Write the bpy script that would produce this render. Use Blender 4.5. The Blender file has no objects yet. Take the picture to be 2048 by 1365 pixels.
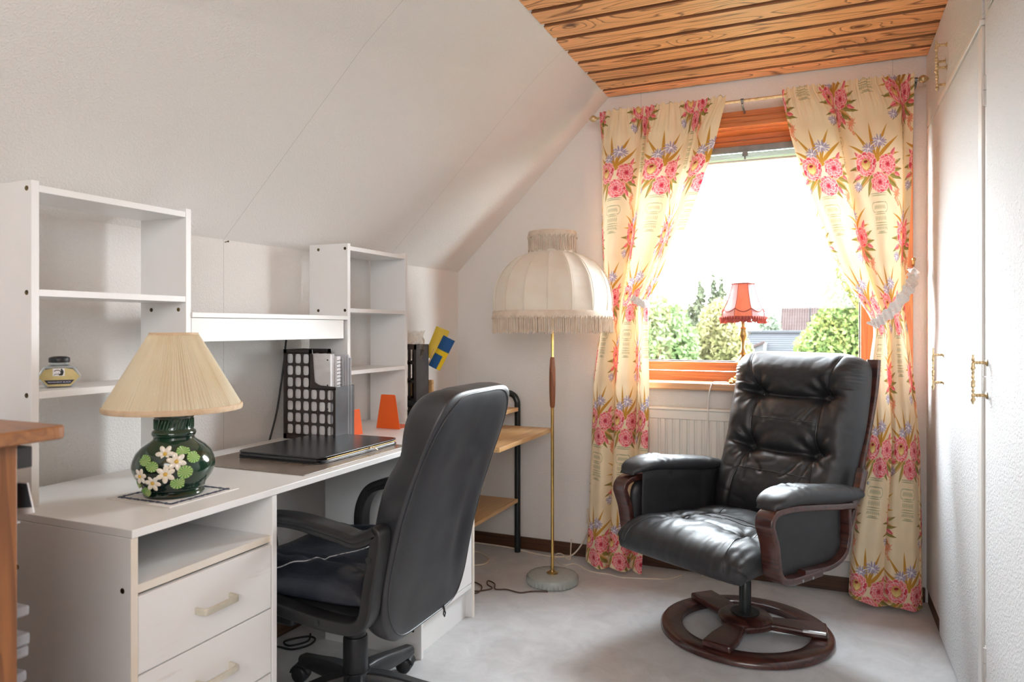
import bpy, math, random
import numpy as np
from mathutils import Vector, Matrix, noise as mnoise

random.seed(7)
rng = np.random.default_rng(7)
S = bpy.context.scene
COL = S.collection
PI = math.pi

# ------------------------------------------------------------------ camera, world, lights, exposure
ZC = 1.15
cd = bpy.data.cameras.new('camera')
cd.sensor_width = 36.0
cd.lens = 36.0 * 1423.0 / 2048.0
cd.shift_x = 0.0
cd.shift_y = -27.5 / 2048.0
cd.clip_start = 0.02
cd.clip_end = 400
cd.dof.use_dof = True
cd.dof.focus_distance = 2.5
cd.dof.aperture_fstop = 4.5
cam = bpy.data.objects.new('camera', cd)
COL.objects.link(cam)
cam.location = (0, 0, ZC)
cam.rotation_euler = (PI / 2, 0, math.radians(23.46))
S.camera = cam

W = bpy.data.worlds.new('overcast_sky')
S.world = W
W.use_nodes = True
_n = W.node_tree.nodes
_bg = _n['Background']
_tc = _n.new('ShaderNodeTexCoord')
_sx = _n.new('ShaderNodeSeparateXYZ')
_rp = _n.new('ShaderNodeValToRGB')
_l = W.node_tree.links
_l.new(_tc.outputs['Generated'], _sx.inputs[0])
_l.new(_sx.outputs['Z'], _rp.inputs[0])
_rp.color_ramp.elements[0].position = 0.0
_rp.color_ramp.elements[0].color = (0.93, 0.96, 1.0, 1)
_rp.color_ramp.elements[1].position = 0.6
_rp.color_ramp.elements[1].color = (0.86, 0.93, 1.0, 1)
_l.new(_rp.outputs[0], _bg.inputs['Color'])
SKY = 44.0
_bg.inputs['Strength'].default_value = SKY


def area(name, loc, target, sx, sy, power, color=(1, 1, 1), portal=False, spread=PI):
    ld = bpy.data.lights.new(name, 'AREA')
    ld.shape = 'RECTANGLE'
    ld.size = sx
    ld.size_y = sy
    ld.energy = power
    ld.color = color
    ld.spread = spread
    if portal:
        ld.cycles.is_portal = True
    o = bpy.data.objects.new(name, ld)
    COL.objects.link(o)
    o.location = loc
    d = Vector(target) - Vector(loc)
    o.rotation_euler = d.to_track_quat('-Z', 'Y').to_euler()
    return o


# daylight enters through the window: a portal guides the sky's rays through the opening
area('window_portal', (-0.315, 3.60, 1.48), (-0.315, 0, 1.48), 1.3, 1.25, 1.0, portal=True)
# added fill lamp behind the camera, brightening the room as bounced flash would
area('added_fill', (0.35, -1.2, 1.85), (-0.6, 2.4, 1.3), 1.6, 1.0, 41.0, (0.94, 0.975, 1.0))

vs = S.view_settings
vs.view_transform = 'Standard'
vs.look = 'None'
vs.gamma = 1.0
vs.use_curve_mapping = False
vs.exposure = 0.27
S.cycles.max_bounces = 10
S.cycles.diffuse_bounces = 6
S.cycles.transparent_max_bounces = 24
S.cycles.transmission_bounces = 8
S.cycles.sample_clamp_indirect = 6.0
S.cycles.caustics_reflective = False
S.cycles.caustics_refractive = False

# ------------------------------------------------------------------ helpers
FR = {}          # object name -> (location, rotz) of the thing frame its geometry lives in


class MB:
    """collects simple shapes, later linked as one mesh object"""

    def __init__(s):
        s.v = []
        s.f = []
        s.uv = None
        s.mi = []
        s.cur = 0

    def add(s, vs_, fs):
        o = len(s.v)
        s.v.extend([(float(a), float(b), float(c)) for a, b, c in vs_])
        for f in fs:
            s.f.append(tuple(i + o for i in f))
            s.mi.append(s.cur)
        return s

    def box(s, x0, x1, y0, y1, z0, z1):
        return s.add([(x0, y0, z0), (x1, y0, z0), (x1, y1, z0), (x0, y1, z0), (x0, y0, z1), (x1, y0, z1), (x1, y1, z1), (x0, y1, z1)],
                     [(3, 2, 1, 0), (4, 5, 6, 7), (0, 1, 5, 4), (1, 2, 6, 5), (2, 3, 7, 6), (3, 0, 4, 7)])

    def prism(s, poly, axis, lo, hi):
        """polygon (a,b) in the plane across `axis`, extruded lo..hi"""
        n = len(poly)
        def P(a, b, c):
            return {'x': (c, a, b), 'y': (a, c, b), 'z': (a, b, c)}[axis]
        vs_ = [P(a, b, lo) for a, b in poly] + [P(a, b, hi) for a, b in poly]
        fs = [tuple(range(n - 1, -1, -1)), tuple(range(n, 2 * n))]
        fs += [(i, (i + 1) % n, n + (i + 1) % n, n + i) for i in range(n)]
        return s.add(vs_, fs)

    def tube(s, path, r, n=10, closed=False):
        P = [Vector(p) for p in path]
        m = len(P)
        rs = r if isinstance(r, (list, tuple)) else [r] * m
        rings = []
        prev = None
        for i in range(m):
            a = P[i - 1] if (i > 0 or closed) else P[i]
            b = P[(i + 1) % m] if (i < m - 1 or closed) else P[i]
            t = (b - a)
            t = t.normalized() if t.length > 1e-9 else Vector((0, 0, 1))
            if prev is None:
                ref = Vector((0, 0, 1)) if abs(t.z) < 0.9 else Vector((1, 0, 0))
                nn = t.cross(ref).normalized()
            else:
                nn = (prev - t * prev.dot(t))
                nn = nn.normalized() if nn.length > 1e-6 else t.orthogonal().normalized()
            prev = nn
            bb = t.cross(nn)
            rings.append([P[i] + (nn * math.cos(2 * PI * k / n) + bb * math.sin(2 * PI * k / n)) * rs[i] for k in range(n)])
        vs_ = [tuple(q) for rg in rings for q in rg]
        fs = []
        for i in range(m if closed else m - 1):
            j = (i + 1) % m
            for k in range(n):
                fs.append((i * n + k, i * n + (k + 1) % n, j * n + (k + 1) % n, j * n + k))
        if not closed:
            fs.append(tuple(range(n - 1, -1, -1)))
            fs.append(tuple((m - 1) * n + k for k in range(n)))
        return s.add(vs_, fs)

    def sweep(s, path, hw, ht, up=(0, 0, 1), closed=False, rnd=0.3):
        """rounded-rectangle section: half width hw along `up` side vector, half thickness ht across"""
        P = [Vector(p) for p in path]
        m = len(P)
        U = Vector(up).normalized()
        rw = min(hw, ht) * rnd
        sec = []
        for cx, cy, a0 in ((hw - rw, ht - rw, 0), (-hw + rw, ht - rw, 90), (-hw + rw, -ht + rw, 180), (hw - rw, -ht + rw, 270)):
            for q in range(4):
                a = math.radians(a0 + 30 * q)
                sec.append((cx + rw * math.cos(a), cy + rw * math.sin(a)))
        n = len(sec)
        rings = []
        for i in range(m):
            a = P[i - 1] if (i > 0 or closed) else P[i]
            b = P[(i + 1) % m] if (i < m - 1 or closed) else P[i]
            t = (b - a).normalized()
            nn = t.cross(U).normalized()
            sc = ht[i] if isinstance(ht, list) else 1.0
            rings.append([P[i] + U * p + nn * q * sc for p, q in sec])
        vs_ = [tuple(q) for rg in rings for q in rg]
        fs = []
        for i in range(m if closed else m - 1):
            j = (i + 1) % m
            for k in range(n):
                fs.append((i * n + k, i * n + (k + 1) % n, j * n + (k + 1) % n, j * n + k))
        if not closed:
            fs.append(tuple(range(n - 1, -1, -1)))
            fs.append(tuple((m - 1) * n + k for k in range(n)))
        return s.add(vs_, fs)

    def lathe(s, prof, c=(0, 0, 0), n=32, rf=None, caps=True):
        m = len(prof)
        vs_ = []
        for r, z in prof:
            for k in range(n):
                a = 2 * PI * k / n
                rr = r * (rf(a, z) if rf else 1.0)
                vs_.append((c[0] + rr * math.cos(a), c[1] + rr * math.sin(a), c[2] + z))
        fs = []
        for i in range(m - 1):
            for k in range(n):
                fs.append((i * n + k, i * n + (k + 1) % n, (i + 1) * n + (k + 1) % n, (i + 1) * n + k))
        if caps:
            fs.append(tuple(range(n - 1, -1, -1)))
            fs.append(tuple((m - 1) * n + k for k in range(n)))
        return s.add(vs_, fs)

    def grid(s, F, nu, nv, closeu=False):
        """F(i,j)->point, i over nu, j over nv"""
        vs_ = [F(i, j) for j in range(nv) for i in range(nu)]
        fs = []
        for j in range(nv - 1):
            for i in range(nu if closeu else nu - 1):
                fs.append((j * nu + i, j * nu + (i + 1) % nu, (j + 1) * nu + (i + 1) % nu, (j + 1) * nu + i))
        return s.add(vs_, fs)

    def ell(s, c, rx, ry, rz, n=10, m=6, M=None):
        vs_ = []
        for j in range(m + 1):
            t = PI * j / m
            for i in range(n):
                a = 2 * PI * i / n
                v = Vector((rx * math.sin(t) * math.cos(a), ry * math.sin(t) * math.sin(a), rz * math.cos(t)))
                if M is not None:
                    v = M @ v
                vs_.append((c[0] + v.x, c[1] + v.y, c[2] + v.z))
        fs = []
        for j in range(m):
            for i in range(n):
                fs.append((j * n + i, (j + 1) * n + i, (j + 1) * n + (i + 1) % n, j * n + (i + 1) % n))
        return s.add(vs_, fs)

    def xf(s, M, start=0):
        for i in range(start, len(s.v)):
            p = M @ Vector(s.v[i])
            s.v[i] = (p.x, p.y, p.z)
        return s


def smooth_path(pts, k=8, closed=False):
    P = [Vector(p) for p in pts]
    n = len(P)
    out = []
    rngs = range(n if closed else n - 1)
    for i in rngs:
        if closed:
            p0, p1, p2, p3 = P[(i - 1) % n], P[i], P[(i + 1) % n], P[(i + 2) % n]
        else:
            p0, p1, p2, p3 = P[max(i - 1, 0)], P[i], P[i + 1], P[min(i + 2, n - 1)]
        for q in range(k):
            t = q / k
            out.append(0.5 * ((2 * p1) + (-p0 + p2) * t + (2 * p0 - 5 * p1 + 4 * p2 - p3) * t * t + (-p0 + 3 * p1 - 3 * p2 + p3) * t ** 3))
    if not closed:
        out.append(P[-1])
    return [tuple(p) for p in out]


def frame_of(o):
    return FR.get(o.name, (Vector((0, 0, 0)), 0.0))


def raw(name, mb, mat, loc, rot, local, smooth, bev, seg=2, angle=40):
    me = bpy.data.meshes.new(name)
    vs_ = mb.v
    if not local:
        Mi = (Matrix.Translation(loc) @ Matrix.Rotation(rot, 4, 'Z')).inverted()
        if rot == 0:
            vs_ = [(x - loc[0], y - loc[1], z - loc[2]) for x, y, z in vs_]
        else:
            vs_ = [tuple(Mi @ Vector(v)) for v in vs_]
    me.from_pydata(vs_, [], mb.f)
    mats = mat if isinstance(mat, (list, tuple)) else [mat]
    for m in mats:
        me.materials.append(m)
    if len(mats) > 1:
        me.polygons.foreach_set('material_index', mb.mi)
    if mb.uv is not None:
        ul = me.uv_layers.new(name='UVMap')
        li = np.empty(len(me.loops), dtype=np.int32)
        me.loops.foreach_get('vertex_index', li)
        ul.data.foreach_set('uv', np.asarray(mb.uv, dtype=np.float32)[li].ravel())
    me.update()
    if smooth:
        me.shade_smooth()
        if angle < 180:
            me.set_sharp_from_angle(angle=math.radians(angle))
    o = bpy.data.objects.new(name, me)
    COL.objects.link(o)
    if bev:
        b = o.modifiers.new('bevel', 'BEVEL')
        b.width = bev
        b.segments = seg
        b.limit_method = 'ANGLE'
        b.angle_limit = math.radians(35)
    return o


def tag(o, label, cat, group=None):
    o['label'] = label
    o['category'] = cat
    if group:
        o['group'] = group
    return o


def thing(name, label, cat, loc=(0, 0, 0), rot=0.0, group=None):
    o = bpy.data.objects.new(name, None)
    o.empty_display_size = 0.05
    COL.objects.link(o)
    o.location = loc
    o.rotation_euler = (0, 0, rot)
    FR[o.name] = (Vector(loc), rot)
    return tag(o, label, cat, group)


def part(parent, name, mb, mat, local=False, smooth=True, bev=0.0, label=None, kind=None, angle=40):
    loc, rot = frame_of(parent)
    o = raw(name, mb, mat, loc, rot, local, smooth, bev, angle=angle)
    o.parent = parent
    FR[o.name] = (loc, rot)
    if label:
        o['label'] = label
    if kind:
        o['kind'] = kind
    return o


def single(name, mb, mat, label, cat, loc, rot=0.0, local=False, smooth=True, bev=0.0, group=None, angle=40):
    o = raw(name, mb, mat, Vector(loc), rot, local, smooth, bev, angle=angle)
    o.location = loc
    o.rotation_euler = (0, 0, rot)
    FR[o.name] = (Vector(loc), rot)
    return tag(o, label, cat, group)


def struct(name, mb, mat, smooth=False, bev=0.0, parent=None):
    o = raw(name, mb, mat, Vector((0, 0, 0)), 0, False, smooth, bev)
    if parent is None:
        o['kind'] = 'structure'
    else:
        o.parent = parent
    return o


# ------------------------------------------------------------------ materials
def newmat(name):
    m = bpy.data.materials.new(name)
    m.use_nodes = True
    nt = m.node_tree
    return m, nt, nt.nodes, nt.links, nt.nodes['Principled BSDF']


def rgb(c):
    return (c[0], c[1], c[2], 1.0)


def hexc(r, g, b):
    f = lambda u: (u / 255 / 12.92) if u / 255 <= 0.04045 else ((u / 255 + 0.055) / 1.055) ** 2.4
    return (f(r), f(g), f(b))


def MAT(name, col, rough=0.5, metal=0.0, spec=0.5, bump=None, var=None, trans=0.0, transl=0.0, coat=0.0, ior=1.45, sheen=0.0, bump2=None):
    m, nt, N, L, B = newmat(name)
    B.inputs['Base Color'].default_value = rgb(col)
    B.inputs['Roughness'].default_value = rough
    B.inputs['Metallic'].default_value = metal
    B.inputs['Specular IOR Level'].default_value = spec
    B.inputs['Transmission Weight'].default_value = trans
    B.inputs['Coat Weight'].default_value = coat
    B.inputs['Coat Roughness'].default_value = 0.12
    B.inputs['IOR'].default_value = ior
    B.inputs['Sheen Weight'].default_value = sheen
    tc = N.new('ShaderNodeTexCoord')
    csock = None
    if var:
        sc, c2, lo, hi = var[:4]
        mp = N.new('ShaderNodeMapping')
        mp.inputs['Scale'].default_value = var[4] if len(var) > 4 else (1, 1, 1)
        L.new(tc.outputs['Object'], mp.inputs['Vector'])
        nz = N.new('ShaderNodeTexNoise')
        nz.inputs['Scale'].default_value = sc
        nz.inputs['Detail'].default_value = 6
        L.new(mp.outputs[0], nz.inputs['Vector'])
        rp = N.new('ShaderNodeMapRange')
        rp.inputs['From Min'].default_value = lo
        rp.inputs['From Max'].default_value = hi
        L.new(nz.outputs['Fac'], rp.inputs['Value'])
        mx = N.new('ShaderNodeMix')
        mx.data_type = 'RGBA'
        mx.inputs['A'].default_value = rgb(col)
        mx.inputs['B'].default_value = rgb(c2)
        L.new(rp.outputs[0], mx.inputs['Factor'])
        L.new(mx.outputs['Result'], B.inputs['Base Color'])
        csock = mx.outputs['Result']
    nb = None
    for bp in (bump, bump2):
        if not bp:
            continue
        sc, st, dist = bp[:3]
        mp = N.new('ShaderNodeMapping')
        mp.inputs['Scale'].default_value = bp[3] if len(bp) > 3 else (1, 1, 1)
        L.new(tc.outputs['Object'], mp.inputs['Vector'])
        nz = N.new('ShaderNodeTexNoise')
        nz.inputs['Scale'].default_value = sc
        nz.inputs['Detail'].default_value = 4
        L.new(mp.outputs[0], nz.inputs['Vector'])
        b = N.new('ShaderNodeBump')
        b.inputs['Strength'].default_value = st
        b.inputs['Distance'].default_value = dist
        L.new(nz.outputs['Fac'], b.inputs['Height'])
        if nb is not None:
            L.new(nb.outputs[0], b.inputs['Normal'])
        L.new(b.outputs[0], B.inputs['Normal'])
        nb = b
    if transl > 0:
        t = N.new('ShaderNodeBsdfTranslucent')
        t.inputs['Color'].default_value = rgb(col)
        if csock is not None:
            L.new(csock, t.inputs['Color'])
        ms = N.new('ShaderNodeMixShader')
        ms.inputs['Fac'].default_value = transl
        L.new(B.outputs[0], ms.inputs[1])
        L.new(t.outputs[0], ms.inputs[2])
        L.new(ms.outputs[0], N['Material Output'].inputs['Surface'])
    return m


def WOOD(name, base, dark, axis='x', rough=0.4, freq=9.0, stretch=9.0, strength=0.7, knots=False, rand=True, coat=0.0, scale=1.0, thin=False, fibre=0.15, along=0.9):
    """growth-ring grain along one axis of the object"""
    m, nt, N, L, B = newmat(name)
    tc = N.new('ShaderNodeTexCoord')
    mp = N.new('ShaderNodeMapping')
    st = stretch * scale
    lo = along * scale
    mp.inputs['Scale'].default_value = {'x': (lo, st, st), 'y': (st, lo, st), 'z': (st, st, lo)}[axis]
    L.new(tc.outputs['Object'], mp.inputs['Vector'])
    vec = mp.outputs[0]
    if rand:
        oi = N.new('ShaderNodeObjectInfo')
        ml = N.new('ShaderNodeMath')
        ml.operation = 'MULTIPLY'
        ml.inputs[1].default_value = 37.0
        L.new(oi.outputs['Random'], ml.inputs[0])
        va = N.new('ShaderNodeVectorMath')
        va.operation = 'ADD'
        L.new(vec, va.inputs[0])
        L.new(ml.outputs[0], va.inputs[1])
        vec = va.outputs[0]
    nz = N.new('ShaderNodeTexNoise')
    nz.inputs['Scale'].default_value = 1.0
    nz.inputs['Detail'].default_value = 1.5
    nz.inputs['Distortion'].default_value = 0.3
    L.new(vec, nz.inputs['Vector'])
    field = nz.outputs['Fac']
    kd = None
    if knots:
        vo = N.new('ShaderNodeTexVoronoi')
        vo.inputs['Scale'].default_value = 1.0
        mp2 = N.new('ShaderNodeVectorMath')
        mp2.operation = 'MULTIPLY'
        mp2.inputs[1].default_value = {'x': (2.0, 0.55, 0.55), 'y': (0.55, 2.0, 0.55), 'z': (0.55, 0.55, 2.0)}[axis]
        L.new(vec, mp2.inputs[0])
        L.new(mp2.outputs[0], vo.inputs['Vector'])
        kd = vo.outputs['Distance']
        ex = N.new('ShaderNodeMapRange')
        ex.interpolation_type = 'SMOOTHSTEP'
        ex.inputs['From Min'].default_value = 0.0
        ex.inputs['From Max'].default_value = 0.42
        ex.inputs['To Min'].default_value = 0.30
        ex.inputs['To Max'].default_value = 0.0
        L.new(kd, ex.inputs['Value'])
        ad = N.new('ShaderNodeMath')
        ad.operation = 'ADD'
        L.new(field, ad.inputs[0])
        L.new(ex.outputs[0], ad.inputs[1])
        field = ad.outputs[0]
    mu = N.new('ShaderNodeMath')
    mu.operation = 'MULTIPLY'
    mu.inputs[1].default_value = freq
    L.new(field, mu.inputs[0])
    fr = N.new('ShaderNodeMath')
    fr.operation = 'FRACT'
    L.new(mu.outputs[0], fr.inputs[0])
    rp = N.new('ShaderNodeValToRGB')
    e = rp.color_ramp.elements
    e[0].position = 0.0
    e[0].color = rgb(base)
    e[1].position = 1.0
    e[1].color = rgb([base[i] * 0.3 + dark[i] * 0.7 for i in range(3)])
    k = e.new(0.55)
    k.color = rgb([base[i] * 0.85 + dark[i] * 0.15 for i in range(3)])
    k = e.new(0.90)
    k.color = rgb([base[i] * (1 - strength) + dark[i] * strength for i in range(3)])
    if thin:
        k.position = 0.86
        k = e.new(0.70)
        k.color = rgb([base[i] * 0.88 + dark[i] * 0.12 for i in range(3)])
        e[-1].color = rgb(base)
        e[-1].position = 0.98
    L.new(fr.outputs[0], rp.inputs[0])
    fi = N.new('ShaderNodeTexNoise')
    fi.inputs['Scale'].default_value = 6.0
    fi.inputs['Detail'].default_value = 5
    L.new(vec, fi.inputs['Vector'])
    mr = N.new('ShaderNodeMapRange')
    mr.inputs['From Min'].default_value = 0.3
    mr.inputs['From Max'].default_value = 0.7
    mr.inputs['To Min'].default_value = 1 - fibre * 1.2
    mr.inputs['To Max'].default_value = 1 + fibre * 0.8
    L.new(fi.outputs['Fac'], mr.inputs['Value'])
    mx = N.new('ShaderNodeVectorMath')
    mx.operation = 'MULTIPLY'
    L.new(rp.outputs[0], mx.inputs[0])
    L.new(mr.outputs[0], mx.inputs[1])
    out = mx.outputs[0]
    if knots:
        kr = N.new('ShaderNodeMapRange')
        kr.inputs['From Min'].default_value = 0.05
        kr.inputs['From Max'].default_value = 0.12
        L.new(kd, kr.inputs['Value'])
        mk = N.new('ShaderNodeMix')
        mk.data_type = 'RGBA'
        mk.inputs['A'].default_value = rgb([dark[0] * 0.6, dark[1] * 0.5, dark[2] * 0.5])
        L.new(kr.outputs[0], mk.inputs['Factor'])
        L.new(out, mk.inputs['B'])
        out = mk.outputs['Result']
    L.new(out, B.inputs['Base Color'])
    B.inputs['Roughness'].default_value = rough
    B.inputs['Coat Weight'].default_value = coat
    B.inputs['Coat Roughness'].default_value = 0.15
    bu = N.new('ShaderNodeBump')
    bu.inputs['Strength'].default_value = 0.12
    bu.inputs['Distance'].default_value = 0.001
    L.new(fi.outputs['Fac'], bu.inputs['Height'])
    L.new(bu.outputs[0], B.inputs['Normal'])
    return m


def WALLPAPER(name, col, sc, strength, dist, seams=None, stretch=(1, 1, 1), rough=0.75):
    """embossed white wallpaper; seams = (axis index, [positions]) thin joint lines"""
    m, nt, N, L, B = newmat(name)
    tc = N.new('ShaderNodeTexCoord')
    mp = N.new('ShaderNodeMapping')
    mp.inputs['Scale'].default_value = stretch
    L.new(tc.outputs['Object'], mp.inputs['Vector'])
    n1 = N.new('ShaderNodeTexNoise')
    n1.inputs['Scale'].default_value = sc
    n1.inputs['Detail'].default_value = 3
    n1.inputs['Distortion'].default_value = 0.5
    L.new(mp.outputs[0], n1.inputs['Vector'])
    r1 = N.new('ShaderNodeMapRange')
    r1.interpolation_type = 'SMOOTHSTEP'
    r1.inputs['From Min'].default_value = 0.42
    r1.inputs['From Max'].default_value = 0.62
    L.new(n1.outputs['Fac'], r1.inputs['Value'])
    bu = N.new('ShaderNodeBump')
    bu.inputs['Strength'].default_value = strength
    bu.inputs['Distance'].default_value = dist
    L.new(r1.outputs[0], bu.inputs['Height'])
    L.new(bu.outputs[0], B.inputs['Normal'])
    B.inputs['Base Color'].default_value = rgb(col)
    B.inputs['Roughness'].default_value = rough
    B.inputs['Specular IOR Level'].default_value = 0.3
    if seams:
        ax, pos, soft = seams
        sp = N.new('ShaderNodeSeparateXYZ')
        L.new(tc.outputs['Object'], sp.inputs[0])
        prev = None
        for p in pos:
            a = N.new('ShaderNodeMath')
            a.operation = 'SUBTRACT'
            a.inputs[1].default_value = p
            L.new(sp.outputs[ax], a.inputs[0])
            b = N.new('ShaderNodeMath')
            b.operation = 'ABSOLUTE'
            L.new(a.outputs[0], b.inputs[0])
            c = N.new('ShaderNodeMath')
            c.operation = 'LESS_THAN'
            c.inputs[1].default_value = soft
            L.new(b.outputs[0], c.inputs[0])
            if prev is None:
                prev = c.outputs[0]
            else:
                d = N.new('ShaderNodeMath')
                d.operation = 'MAXIMUM'
                L.new(prev, d.inputs[0])
                L.new(c.outputs[0], d.inputs[1])
                prev = d.outputs[0]
        mx = N.new('ShaderNodeMix')
        mx.data_type = 'RGBA'
        mx.inputs['A'].default_value = rgb(col)
        mx.inputs['B'].default_value = rgb([c_ * 0.72 for c_ in col])
        L.new(prev, mx.inputs['Factor'])
        L.new(mx.outputs['Result'], B.inputs['Base Color'])
    return m


def GLASS(name, tint=(1, 1, 1), refl=0.05):
    m, nt, N, L, B = newmat(name)
    N.remove(B)
    t = N.new('ShaderNodeBsdfTransparent')
    t.inputs['Color'].default_value = rgb(tint)
    g = N.new('ShaderNodeBsdfGlossy')
    g.inputs['Roughness'].default_value = 0.02
    ms = N.new('ShaderNodeMixShader')
    ms.inputs['Fac'].default_value = refl
    L.new(t.outputs[0], ms.inputs[1])
    L.new(g.outputs[0], ms.inputs[2])
    L.new(ms.outputs[0], N['Material Output'].inputs['Surface'])
    return m


WALLC = (0.775, 0.755, 0.73)
m_wall = WALLPAPER('wallpaper_embossed', WALLC, 165, 0.45, 0.0020, seams=(1, [1.83], 0.0010))
m_wallw = WALLPAPER('wallpaper_window_side', WALLC, 165, 0.4, 0.0022, seams=(0, [-0.80, 0.28], 0.0012))
m_slope = WALLPAPER('wallpaper_slope', WALLC, 165, 0.42, 0.0020, seams=(1, [1.83, 2.75], 0.0010))
m_wardrobe = WALLPAPER('woodchip_paper', (0.755, 0.76, 0.765), 150, 0.7, 0.003, stretch=(1, 1, 0.85))
m_white = MAT('white_melamine', (0.80, 0.80, 0.80), 0.32, bump=(220, 0.04, 0.0005), var=(3, (0.74, 0.73, 0.70), 0.4, 0.7))
m_whiteworn = MAT('white_drawer_front', (0.79, 0.785, 0.775), 0.4, var=(5, (0.64, 0.60, 0.55), 0.64, 0.80, (1.0, 1.2, 9)))
m_edge = MAT('cream_edge_band', (0.74, 0.66, 0.55), 0.4, var=(4, (0.78, 0.73, 0.65), 0.4, 0.6))
m_trimwhite = MAT('white_gloss_paint', (0.80, 0.79, 0.77), 0.3, bump=(60, 0.05, 0.001))
m_screw = MAT('bronze_screw', (0.22, 0.16, 0.07), 0.35, 0.9, var=(40, (0.05, 0.035, 0.02), 0.4, 0.6))
m_handlew = MAT('cream_plastic_handle', (0.52, 0.49, 0.40), 0.35, var=(9, (0.7, 0.67, 0.58), 0.4, 0.6))
m_black = MAT('black_plastic', (0.012, 0.012, 0.013), 0.42, bump=(300, 0.12, 0.0006), var=(7, (0.022, 0.022, 0.024), 0.4, 0.7))
m_blackpaint = MAT('black_enamel_tube', (0.010, 0.013, 0.014), 0.28, var=(20, (0.014, 0.017, 0.018), 0.4, 0.6))
m_leather = MAT('black_leather', (0.016, 0.016, 0.018), 0.47, spec=0.6, bump=(38, 0.14, 0.005), bump2=(420, 0.15, 0.0008), var=(5, (0.02, 0.02, 0.022), 0.4, 0.7))
m_vinyl = MAT('worn_black_vinyl', (0.018, 0.019, 0.023), 0.43, spec=0.7, bump=(300, 0.10, 0.0006), var=(9, (0.040, 0.042, 0.046), 0.46, 0.78))
m_seatvinyl = MAT('creased_black_vinyl', (0.010, 0.012, 0.020), 0.34, spec=0.55, bump=(22, 0.3, 0.008, (1, 3, 1)), var=(12, (0.022, 0.026, 0.036), 0.4, 0.7))
m_mahog = WOOD('dark_mahogany', (0.070, 0.022, 0.016), (0.018, 0.006, 0.006), 'x', rough=0.28, freq=7, stretch=14, strength=0.8, coat=0.4)
m_plank = WOOD('honey_pine', (0.95, 0.49, 0.205), (0.22, 0.070, 0.014), 'x', rough=0.42, freq=9, stretch=1.35, strength=0.95, knots=True, thin=True, fibre=0.08, along=1.5)
m_beech = WOOD('beech_veneer', (0.66, 0.41, 0.185), (0.52, 0.29, 0.12), 'y', rough=0.4, freq=8, stretch=18, strength=0.6)
m_teak = WOOD('teak_veneer', (0.24, 0.090, 0.026), (0.125, 0.042, 0.012), 'z', rough=0.42, freq=7, stretch=16, strength=0.7)
m_teaktop = WOOD('teak_veneer_top', (0.29, 0.12, 0.04), (0.19, 0.072, 0.024), 'x', rough=0.40, freq=7, stretch=16, strength=0.7)
m_orange = WOOD('stained_window_wood', (0.60, 0.205, 0.062), (0.36, 0.10, 0.03), 'x', rough=0.4, freq=6, stretch=22, strength=0.5, rand=False)
m_orangev = WOOD('stained_window_wood_upright', (0.60, 0.205, 0.062), (0.36, 0.10, 0.03), 'z', rough=0.4, freq=6, stretch=22, strength=0.5, rand=False)
m_sill = WOOD('sill_wood', (0.62, 0.36, 0.20), (0.45, 0.23, 0.11), 'x', rough=0.38, freq=6, stretch=20, strength=0.5, rand=False)
m_base = WOOD('dark_baseboard', (0.085, 0.034, 0.015), (0.04, 0.015, 0.007), 'x', rough=0.5, freq=6, stretch=22, strength=0.7, rand=False)
m_basey = WOOD('dark_baseboard_side', (0.12, 0.06, 0.03), (0.05, 0.02, 0.01), 'y', rough=0.5, freq=6, stretch=22, strength=0.7, rand=False)
m_griptek = WOOD('teak_grip', (0.28, 0.09, 0.030), (0.14, 0.045, 0.015), 'z', rough=0.35, freq=8, stretch=20, strength=0.7)
m_brass = MAT('polished_brass', (0.70, 0.47, 0.16), 0.22, 1.0, var=(30, (0.62, 0.40, 0.13), 0.4, 0.6))
m_brassold = MAT('antique_brass', (0.52, 0.34, 0.13), 0.32, 1.0, bump=(90, 0.4, 0.003), var=(50, (0.34, 0.22, 0.08), 0.4, 0.65))
m_brasspale = MAT('pale_brass', (0.74, 0.58, 0.34), 0.34, 0.75, bump=(120, 0.3, 0.002), var=(60, (0.50, 0.36, 0.18), 0.45, 0.7))
m_steel = MAT('brushed_steel', (0.45, 0.45, 0.45), 0.35, 1.0, var=(60, (0.35, 0.35, 0.36), 0.4, 0.6))
m_grey = MAT('grey_metal', (0.16, 0.17, 0.17), 0.4, 0.6, var=(20, (0.2, 0.2, 0.2), 0.4, 0.6))
m_rad = MAT('radiator_enamel', (0.76, 0.74, 0.68), 0.35, bump=(90, 0.06, 0.001))
m_glass = GLASS('window_glass', (0.97, 0.985, 0.98), 0.04)
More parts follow.
